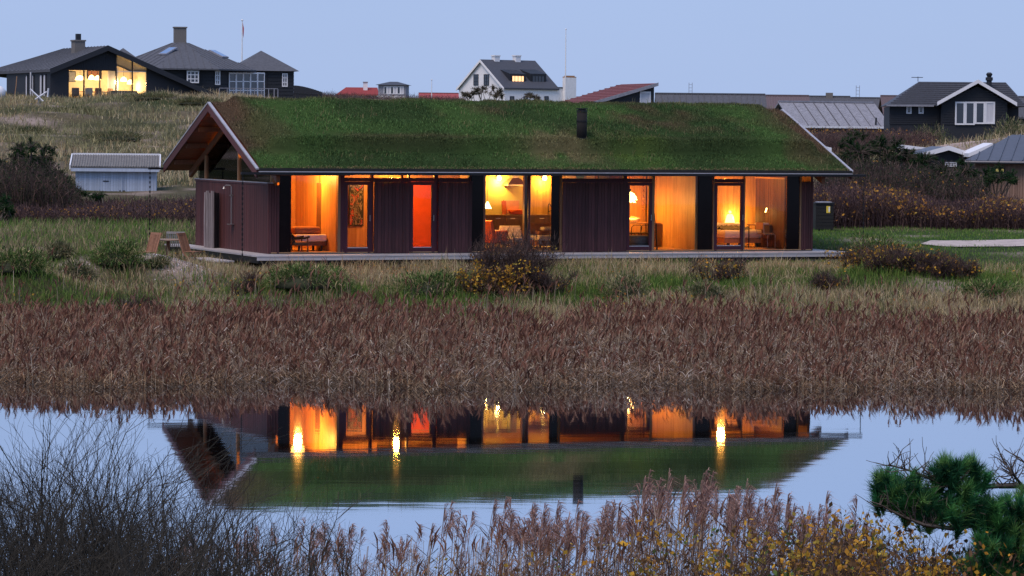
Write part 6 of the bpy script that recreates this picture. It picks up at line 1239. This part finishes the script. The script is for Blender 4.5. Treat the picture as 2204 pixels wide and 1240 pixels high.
def bare_shrubs():
    spec=[(20,935,22,0.75,15,'tall bare grey shrub at the left edge of the near bank'),(150,1000,22.5,0.7,13,'bare twiggy shrub second from the left edge of the near bank'),(255,1035,21.5,0.6,12,'bare twiggy shrub on the near bank, right of the two tall ones'),(95,1100,20.0,0.8,10,'low dense bare shrub in the bottom left corner'),(330,1120,20.8,0.6,10,'low bare shrub leading to the first near reeds'),(455,1100,22,0.6,10,'open bare shrub among the first near reeds'),(560,1150,21.5,0.55,9,'small bare shrub at the foot of the reeds left of centre')]
    for px,yt,D,sp,ns,lab in spec:
        q=P(px,yt,D); g=gz(q.x,q.y)-.05; H=q.z-g; base=Vector((q.x,q.y,g)); S=[];tips=[]
        for k in range(int(ns*2.1)):
            a=random.random()*2*PI; p=base+Vector((math.cos(a),math.sin(a),0))*sp*0.6*random.random(); d=Vector((math.cos(a)*.32,math.sin(a)*.32,1)).normalized()
            grow(S,tips,p,d,H*0.40*(0.7+.45*random.random()),0.022,4,0.2,0.09,(2,3),0.55,0.72,3)
        S=[s for s in S if s[5]<q.z+0.15]
        lv=None
        pts=np.array([t[0] for t in tips if t[0].z<g+H*0.55])
        if len(pts)>60:
            pts=pts[RNG.choice(len(pts),60)]+RNG.normal(size=(60,3))*.03; lv={'leaves':leaf_quads(pts,0.045,pick([(0.1,0.16,0.06),(0.3,0.24,0.06),(0.25,0.11,0.05)],[3,2,1],60))}
        woody('bare_shrub',lab,'shrub',base,S,(0.06,0.056,0.048),lv,'bare shrubs on the near bank')
bare_shrubs()
YEL=[(0.62,0.36,0.05),(0.5,0.25,0.04),(0.4,0.3,0.06),(0.16,0.1,0.055),(0.24,0.13,0.06),(0.12,0.17,0.05)]
def rose(name,label,base,H,sp,ns,nl,lsize,col=(0.075,0.05,0.042),yel=0.6,group=None,depth=3,r=0.008,cat='shrub',low=0.35,fuzz=0,fsize=.08,fw=.014):
    S=[];tips=[]; base=Vector(base)
    for k in range(ns):
        a=random.random()*2*PI; p=base+Vector((math.cos(a)*sp*random.random(),math.sin(a)*sp*.5*random.random(),-0.05)); d=Vector((math.cos(a)*.5,math.sin(a)*.5,1)).normalized(); grow(S,tips,p,d,H*0.46*(.6+.6*random.random()),r*1.3,depth,0.22,0.05,(1,3),0.65,0.7,3)
    S=[s for s in S if s[5]<base.z+H*1.06]; pts=np.array([t[0] for t in tips if base.z+H*low<t[0].z<base.z+H*1.04]); k=RNG.choice(len(pts),min(nl*3//5,len(pts)*3)); Pn=np.repeat(pts[k],5,0)+RNG.normal(size=(len(k)*5,3))*lsize*.8
    c=pick(YEL,[3*yel,3*yel,2*yel,2,2,1],len(k)); c=np.repeat(c,5,0)*RNG.uniform(.7,1.2,(len(Pn),1))
    lv={'leaves':leaf_quads(Pn,lsize,c)}
    if fuzz:
        ss=np.array(S); i=RNG.integers(0,len(ss),fuzz); f=RNG.random((fuzz,1)); Pf=ss[i,:3]*(1-f)+ss[i,3:6]*f+RNG.normal(size=(fuzz,3))*.05; Pf=Pf[Pf[:,2]<base.z+H]; d=RNG.normal(size=(len(Pf),3))+[0,0,.8]; d/=np.linalg.norm(d,axis=1,keepdims=True); L=RNG.uniform(.6,1.6,(len(Pf),1))*fsize
        lv['fine_twigs']=ribbons(np.stack([Pf,Pf+d*L*.5,Pf+d*L+RNG.normal(size=Pf.shape)*.015],1),np.tile([fw,fw*.85,fw*.3],(len(Pf),1)),np.array(col)[None]*RNG.uniform(.5,2.0,(len(Pf),1)))
    return woody(name,label,cat,base,S,col,lv,group)
def near_roses():
    for px,yt,D,sp,ns,nl,lab in ((1120,1215,22.5,.5,20,140,'low yellow-leaved rose bush at the foot of the near reeds in the centre'),(1290,1222,22,.5,20,150,'low yellow-leaved rose bush right of the central one at the lower edge'),(1430,1210,23,.5,22,180,'yellow-leaved rose bush under the tallest near reeds'),(1590,1165,23,.5,34,1300,'leafy orange-yellow rose bush left of the big golden one'),(1720,1150,22.5,.5,38,1600,'big golden rose bush at the lower edge right of the reeds'),(1860,1155,22,.5,38,1500,'golden rose bush just left of the green pine branches'),(1990,1140,23,.55,38,1700,'golden rose bush directly under the pine branch'),(2130,1170,22,.5,30,700,'dark rose bush with few yellow leaves in the lower right corner'),(930,1205,22.5,.45,14,120,'sparse rose bush among reed stems left of the centre')):
        q=P(px,yt,D); g=gz(q.x,q.y)-.05; rose('rose_bush',lab,(q.x,q.y,g),q.z-g,sp,int(ns*1.5),nl,0.045,yel=.8,group='rose bushes on the near bank',r=0.0095,low=.5,fuzz=6500 if nl>400 else 1500,fsize=.12,fw=.007)
near_roses()
def mid_shrubs():
    for px,yt,yb,D,sp,ns,nl,yel,lab in ((1110,500,655,89.5,.6,44,60,.15,'dark bare bush standing in front of the kitchen window'),(1060,565,650,88.6,.8,14,520,1.6,'low yellow-leaved bush at the left foot of the dark bush'),(1170,585,640,89.2,.5,16,50,.2,'small dark bush on the right flank of the dark bush'),(1900,528,590,95,1.0,34,800,1.4,'yellow-leaved rose bush beside the right end of the deck'),(1960,545,640,92.5,1.25,60,420,.8,'rounded tangle of grey twigs with yellow leaves below the gravel path'),(2030,572,650,92,.9,34,220,.9,'low twiggy bush right of the rounded tangle'),(1780,590,660,91,.5,10,60,.5,'thin bare bush below the right end of the deck'),(520,590,660,88,.3,6,20,.3,'thin dark sapling in the grass below the shower wall'),(300,640,680,84.5,.6,14,40,.3,'grey dead bush at the top of the reeds on the left'),(1560,555,610,92.5,.8,10,90,1.2,'scattered yellow-leaved shoots below the last door')):
        q=P(px,yt,D); g=gz(q.x,q.y)-.05; H=q.z-g; rose('wild_bush',lab,(q.x,q.y,g),max(H,.5),sp,int(ns*1.6),nl,0.085,(0.065,0.046,0.042),yel,None,3,0.015,'bush',.2,int(ns*130),.2)
mid_shrubs()
def thicket(name,label,pa,pb,D0,D1,ytop,n,yel,seed,twig=(0.085,0.055,0.06),lc=((0.1,0.06,0.055),(0.14,0.085,0.07),(0.07,0.05,0.05))):
    A=Acc(); t=RNG.random(n); D=RNG.uniform(D0,D1,n); px=pa+(pb-pa)*t; B=[];h=[]
    for a,b in zip(px,D):
        q=P(a,np.interp(a,[p for p,_ in ytop],[y for _,y in ytop]),(D0+D1)/2); w=P(a,450,b); g=gz(w.x,w.y); B.append((w.x,w.y,g-.05)); h.append(max(.25,q.z-g))
    B=np.array(B); h=np.array(h)*RNG.uniform(.55,1.0,n)*(1+0.12*vnoise(B[:,0],B[:,1],1.3,seed)); c=pick([twig,(0.06,0.04,0.045),(0.13,0.085,0.075),(0.17,0.11,0.09)],[4,3,3,1.5],n)*RNG.uniform(.7,1.3,(n,1))
    V,T,C=blades(B,h,0.02,0.75,c); A.add(V,T,C)
    m=n*3; i=RNG.integers(0,n,m); f=RNG.uniform(.15,.95,m); Pn=B[i]+np.stack([RNG.normal(size=m)*.1,RNG.normal(size=m)*.1,h[i]*f],1); d=RNG.normal(size=(m,3))+[0,0,.9]; d/=np.linalg.norm(d,axis=1,keepdims=True); L=RNG.uniform(.12,.4,(m,1)); A.add(*ribbons(np.stack([Pn,Pn+d*L*.5,Pn+d*L+RNG.normal(size=(m,3))*.03],1),np.tile([.02,.016,.006],(m,1)),c[i]*RNG.uniform(.6,1.5,(m,1))))
    m=int(n*2.2); i=RNG.integers(0,n,m); f=RNG.uniform(.3,1,m); Pn=B[i]+np.stack([RNG.normal(size=m)*.12,RNG.normal(size=m)*.12,h[i]*f],1); ymask=(RNG.random(m)<yel*np.clip(0.25+1.2*f-0.6,0,1)*np.clip(.6+1.6*vnoise(Pn[:,0],Pn[:,2]*3,1.4,seed+1),0,1.6))
    c=np.where(ymask[:,None],pick([(0.5,0.26,0.05),(0.42,0.19,0.05),(0.35,0.24,0.06)],[2,2,1],m),pick(lc,[2,2,2],m))*RNG.uniform(.7,1.25,(m,1)); A.add(*leaf_quads(Pn,np.where(ymask,.11,.085),c))
    tag(link(name,A.mesh(name,M['veg'])),label,'thicket',None,'stuff')
thicket('rose_thicket','purple-brown rose thicket with orange leaves in front of the blue-grey shed',-60,440,114,126,[(0,428),(150,438),(345,440),(440,428)],9000,.22,61)
thicket('rose_thicket','tall rose thicket with yellow leaves along the lawn on the right',1740,2290,117.5,125,[(1740,395),(1830,388),(1930,400),(2050,430),(2140,415),(2204,425)],13000,.55,63)
thicket('rose_thicket','low russet scrub on the slope below the corrugated barn',1700,2010,176,196,[(1700,275),(1850,272),(2010,280)],5000,.3,65,(0.11,0.07,0.06))
thicket('rose_thicket','low scrub on the crest between the picket fence and the red roof',600,1000,300,330,[(600,205),(700,196),(760,203),(1000,208)],2500,.1,67,(0.1,0.08,0.07))
thicket('pine_scrub','dark mixed scrub filling the hollow between the turf house and the cedar house',1768,2120,123,138,[(1768,350),(1830,325),(1900,330),(1990,350),(2060,355),(2120,375)],9000,.04,69,(0.045,0.05,0.035),((0.025,0.05,0.022),(0.035,0.045,0.025),(0.06,0.055,0.04)))
thicket('pine_scrub','dark mixed scrub at the left edge beside the blue-grey shed',-80,165,117,128,[(-80,330),(0,335),(60,330),(120,350),(165,395)],4500,.04,71,(0.05,0.052,0.036),((0.025,0.05,0.022),(0.035,0.045,0.025),(0.06,0.055,0.04)))
def hummock(px,py,rx,ry,D,label,cols,n=2600,L=.2):
    c=P(px,py+ry,D); sc=D/FPX; g=gz(c.x,c.y); t=thing('grass_hummock',label,'hummock',(c.x,c.y,g)); R_=rx*sc; H_=.8*max(.25,P(px,py-ry,D).z-g)
    v=RNG.normal(size=(n,3)); v/=np.linalg.norm(v,axis=1,keepdims=True); v[:,2]=np.abs(v[:,2]); k=1+.42*vnoise(v[:,0]*2.2+px,v[:,1]*2.2,1,81); B=v*np.array([R_,R_*.8,H_])*k[:,None]*RNG.uniform(.5,1,(n,1))
    d=v*.8+RNG.normal(size=(n,3))*.45+[0,0,.35]; d/=np.linalg.norm(d,axis=1,keepdims=True); LL=L*RNG.uniform(.5,1.3,(n,1)); droop=np.array([0,0,-.35])
    V,T,C=ribbons(np.stack([B,B+d*LL*.5,B+d*LL+droop*LL],1),np.tile([.026,.02,.004],(n,1)),pick(cols,[1]*len(cols),n)*np.exp(RNG.normal(0,.35,(n,1)))); tag(link('tussock',fast_mesh('tussock',V,T,M['veg'],C),t),kind='stuff')
    MB().lathe([(R_*.7*math.cos(a),H_*.66*math.sin(a)) for a in (0,.4,.8,1.2,1.55)],(0,0,-.05),14).build('mound',M['mound'],t,True)
M['mound']=paint('dark_mound',(0.03,0.035,0.018),.95,.3,8)
GR=[(0.07,0.13,0.035),(0.1,0.17,0.045),(0.045,0.085,0.028),(0.15,0.18,0.065),(0.3,0.25,0.13)]; ST=[(0.28,0.24,0.14),(0.2,0.17,0.1),(0.1,0.12,0.05),(0.07,0.1,0.04)]
for a in ((250,535,62,28,91.5,'round dark green hummock left of the garden chairs',GR,3000),(130,530,42,20,92.5,'smaller grey-green hummock left of the round dark one',ST,1500),(30,580,75,48,88,'large green hummock at the left edge',GR,4000),(655,592,95,34,88,'broad green hummock below the wide left window',GR,4200),(170,572,40,14,90.5,'flat tufted hummock below the smaller grey-green one',ST,1200),(335,578,30,18,91.5,'small straw tussock on the shell heap',ST,1000),(930,600,85,26,89,'broad grassy hummock below the red door',GR,3400),(1890,505,70,18,101,'long green hummock in front of the gravel path',GR,2600),(210,655,55,14,84.5,'dark tussock at the top edge of the reeds on the left',ST,1200),(1350,600,50,18,89.5,'straw tussock below the wide shutter',ST,1500),(1520,610,55,16,89.5,'low straw tussock below the empty timber room',ST,1500),(2120,625,70,22,90,'green hummock at the right edge above the reeds',GR,2200),(420,250,55,26,186,'pale marram hummock on the crest beside the turf roof',ST,1600),(60,300,60,22,170,'dark marram hummock on the left dune',ST,1600),(2175,272,60,22,182,'marram hummock in front of the tall gable windows',ST,1800),(1990,283,70,12,184,'low marram hummock below the small windows of the dark house',ST,1800),(250,300,80,18,165,'rough tussock in the middle of the left dune',ST,1800),(330,240,60,14,188,'pale tussock below the lit glass wall',ST,1500),(170,260,60,16,180,'dark tussock right of the two weathered posts',ST,1500)): hummock(*a,L=.2 if a[4]<150 else .45)
# ---- pines
def needles(Cn,Dn,n,L,w,cols,spread=0.9):
    k=len(Cn); m=k*n; d=np.repeat(Dn,n,0)+RNG.normal(size=(m,3))*spread; d/=np.linalg.norm(d,axis=1,keepdims=True); p=np.repeat(Cn,n,0)-np.repeat(Dn,n,0)*(RNG.random(m)*L*1.3)[:,None]; ll=(L*RNG.uniform(.7,1.15,m))[:,None]
    s=np.cross(d,RNG.normal(size=(m,3))); s/=np.linalg.norm(s,axis=1,keepdims=True); s*=w/2; V=np.stack([p-s,p+s,p+d*ll],1).reshape(-1,3); T=np.arange(m*3).reshape(-1,3)
    c=np.repeat(pick(cols,[1]*len(cols),k),n,0)*RNG.uniform(.6,1.35,(m,1)); return V,T,np.repeat(c,3,0)
PINE=[(0.022,0.055,0.022),(0.03,0.07,0.025),(0.018,0.045,0.022),(0.05,0.08,0.035)]
def pine(name,label,px,yb,D,lobes,n,bare=0.0,L=0.13,w=0.022,group=None,cols=None):
    n*=2.2; L*=1.3; w*=1.4; lobes=list(lobes)+[(a+random.uniform(-1.25,1.25)*c,b+random.uniform(-1,1.1)*d,c*.6,d*.65) for a,b,c,d in lobes for _ in range(4)]
    """lobes: (px, py, rx_px, ry_px) clumps of the crown, at about distance D"""
    q=G(px,D,yb); base=q-Vector((0,0,.1)); S=[]; sc=D/FPX; C=[];Dn=[]
    for lx,ly,rx,ry in lobes:
        c=P(lx,ly,D+random.uniform(-1.2,1.2)); mid=base.lerp(c,.5)+Vector((random.uniform(-.3,.3),random.uniform(-.2,.2),-.15*(c-base).length*.3)); r0=.075
        pr=base
        for k,pt in enumerate((base.lerp(mid,.5)+Vector((random.uniform(-.08,.08),0,0)),mid,mid.lerp(c,.6)+Vector((0,0,.05)),c)): S.append((*pr,*pt,r0,r0*.72)); pr=pt; r0*=.72
        nn=max(6,int(n*rx*ry/1500)); 
        for k in range(nn):
            v=RNG.normal(size=3); v/=np.linalg.norm(v); rr=RNG.random()**.45; pt=Vector((c.x+v[0]*rr*rx*sc,c.y+v[1]*rr*rx*sc*.8,c.z+v[2]*rr*ry*sc)); dv=(pt-c+Vector((0,0,.12))).normalized(); C.append(pt);Dn.append(dv)
            st=c.lerp(pt,random.uniform(.05,.3)); S.append((*st,*pt,.012,.005))
        for k in range(int(nn*bare)):
            v=RNG.normal(size=3); v/=np.linalg.norm(v); pt=Vector((c.x+v[0]*rx*sc*1.15,c.y+v[1]*rx*sc,c.z+v[2]*ry*sc*1.15)); m_=c.lerp(pt,.5)+Vector((0,0,.08)); S.append((*c,*m_,.016,.011)); S.append((*m_,*pt,.011,.005))
    t=thing(name,label,'pine tree',base,0,group); b=np.array(base); S=np.array(S,float); S[:,:3]-=b; S[:,3:6]-=b
    thick=S[:,6]>.02
    for k,nm in ((thick,'trunk'),(~thick,'twigs')):
        V,T,Cc=seg_mesh(S[k],np.array([(0.09,0.075,0.065)])*RNG.uniform(.7,1.4,(k.sum(),1))); tag(link(nm,fast_mesh(nm,V,T,M['bark'],Cc),t),kind='stuff' if nm!='trunk' else None)
    V,T,Cc=needles(np.array(C)-b,np.array(Dn),26,L,w,cols or PINE); tag(link('crown',fast_mesh('crown',V,T,M['veg'],Cc),t),kind='stuff'); return t
pine('pine_tree','dark wind-bent pine with bare grey limbs left of the cedar house',1900,430,131,[(1825,300,28,18),(1850,330,45,25),(1905,318,40,24),(1815,345,22,16),(1945,335,42,25),(1880,370,50,26),(1935,385,45,25),(1990,350,35,22),(1850,395,40,22)],26,1.3)
pine('pine_tree','lower tangled pine in front of the white-edged cabin',2030,430,129,[(1985,385,38,22),(2030,365,38,20),(2060,395,36,24),(2015,405,40,22),(2085,370,22,28)],20,1.8)
pine('pine_tree','small bushy pine in front of the cedar house wall',2130,420,128,[(2125,372,22,16),(2155,382,24,14),(2175,378,14,10),(2120,395,22,14)],26,.2)
pine('pine_tree','dark pine at the left edge beside the blue-grey shed',70,430,122,[(40,325,26,20),(60,350,34,22),(95,340,26,22),(25,365,30,22),(110,375,30,22),(60,395,36,20),(130,405,30,22),(95,405,34,18)],22,1.2)
pine('pine_tree','green bushy pine in front of the blue-grey shed doors',205,425,121,[(208,420,24,7),(140,395,22,18)],30,.1)
pine('pine_tree','small dark pine at the very left edge above the rose thicket',10,470,114,[(12,445,22,18),(-10,440,20,16)],26,.1)
pine('pine_tree','bare-branched young pine in front of the white house',1045,215,250,[(1010,203,14,7),(1040,198,22,10),(1070,202,16,8),(1150,207,12,5)],9,1.6,.2,.03,None,[(.13,.12,.085),(.09,.085,.06),(.17,.14,.1)])
def near_pine():
    D=22.0; base=G(2190,21.5,1200)-Vector((0,0,.1)); S=[];C=[];Dn=[]
    def limb(pts,r0,r1):
        V=[P(a,b,D+dd) for a,b,dd in pts]; n=len(V)-1
        for i in range(n): S.append((*V[i],*V[i+1],r0+(r1-r0)*i/n,r0+(r1-r0)*(i+1)/n))
        return V
    root=(2230,1330,-.2)
    L=[limb([root,(2215,1230,0),(2170,1140,.1),(2110,1128,.1),(2050,1138,.0),(1990,1130,-.1),(1940,1110,-.1),(1890,1085,-.1)],.035,.008),
       limb([root,(2240,1100,.2),(2200,1045,.2),(2150,1046,.2),(2100,1050,.1),(2050,1048,.0),(2000,1030,0),(1955,1012,0),(1912,1000,0)],.032,.005),
       limb([(2050,1048,0),(2030,1065,.1),(1990,1060,.1),(1960,1035,.1)],.012,.005),limb([(2170,1140,.1),(2120,1100,.1),(2075,1070,.1),(2030,1040,0)],.016,.006),
       limb([(2200,1045,.2),(2180,1020,.1),(2160,995,.1)],.013,.004),limb([(2240,1100,.2),(2230,1020,.1),(2195,985,.0)],.013,.004)]
    for V in L:
        for i in range(len(V)-1):
            for k in range(9):
                t=random.random(); p=V[i].lerp(V[i+1],t); d=Vector((random.uniform(-.9,.35),random.uniform(-.6,.6),random.uniform(-.1,1))).normalized(); grow(S,[],p,d,random.uniform(.06,.16),.0055,1,.25,.12,(1,2),.6,.7,2)
    for px,py,rx,ry,n in ((1925,1040,42,32,42),(1900,1062,30,22,24),(1965,1048,34,26,28),(1985,1075,48,30,40),(2030,1085,40,26,30),(2045,1010,38,26,36),(2020,1020,26,20,16),(2100,1010,26,22,20),(2120,1022,14,14,8),(2190,1100,44,44,40),(2150,1130,50,40,40),(2120,1175,60,36,42),(2185,1180,50,50,46),(2190,1230,60,40,40),(2090,1205,40,26,20),(2000,1105,36,20,18),(1950,1090,26,16,16),(1900,1040,28,24,20),(1945,1065,40,24,26),(2075,1060,34,24,18),(2060,1110,40,24,22),(2100,1090,40,30,24),(2140,1085,40,34,26),(2160,1200,50,40,36),(2120,1225,50,30,26),(2060,1000,24,18,14)):
        n=int(n*.62); rx*=1.1; ry*=1.05
        c=P(px,py,D); sc=D/FPX
        for k in range(n):
            v=RNG.normal(size=3); v/=np.linalg.norm(v); rr=RNG.random()**.4; pt=Vector((c.x+v[0]*rr*rx*sc,c.y+v[1]*rr*rx*sc,c.z+v[2]*rr*ry*sc)); C.append(pt); Dn.append((Vector((v[0]*.8,v[1]*.6-.2,abs(v[2])*.8+.5))).normalized()); S.append((*c.lerp(pt,.3),*pt,.005,.003))
    t=thing('pine_tree','green pine with long needle tufts reaching in from the lower right','pine tree',base); b=np.array(base); S=np.array(S,float); S[:,:3]-=b; S[:,3:6]-=b; th=S[:,6]>.0065
    for k,nm in ((th,'branches'),(~th,'twigs')):
        V,T,Cc=seg_mesh(S[k],np.array([(0.1,0.085,0.075)])*RNG.uniform(.6,1.5,(k.sum(),1))); tag(link(nm,fast_mesh(nm,V,T,M['bark'],Cc),t),kind='stuff' if nm!='trunk' else None)
    V,T,Cc=needles(np.array(C)-b,np.array(Dn),120,.105,.0056,[(0.06,0.24,0.09),(0.1,0.3,0.085),(0.03,0.12,0.055),(0.17,0.34,0.1),(0.02,0.08,0.04)],.42); tag(link('needles',fast_mesh('needles',V,T,M['veg'],Cc),t),kind='stuff')
near_pine()
meadow_leaves()
# ---- shell and stone heap below the garden chairs
def stones():
    A=Acc(); 
    for px,py,D,r,n in ((395,585,92.2,1.0,900),(330,575,92.4,.7,350),(160,590,91.3,.6,120)):
        q=P(px,py,D); x=q.x+RNG.normal(size=n)*r*.6; y=q.y+RNG.normal(size=n)*r*.6; z=ground(x,y)+.012; A.add(*leaf_quads(np.stack([x,y,z],1),.055,pick([(0.6,0.57,0.55),(0.35,0.31,0.3),(0.2,0.17,0.17),(0.72,0.7,0.7)],[2,3,3,1],n)))
    tag(link('shell_gravel',A.mesh('shell_gravel',M['bark'])),'pale shells and stones on the sandy heap below the garden chairs','gravel',None,'stuff')
stones()
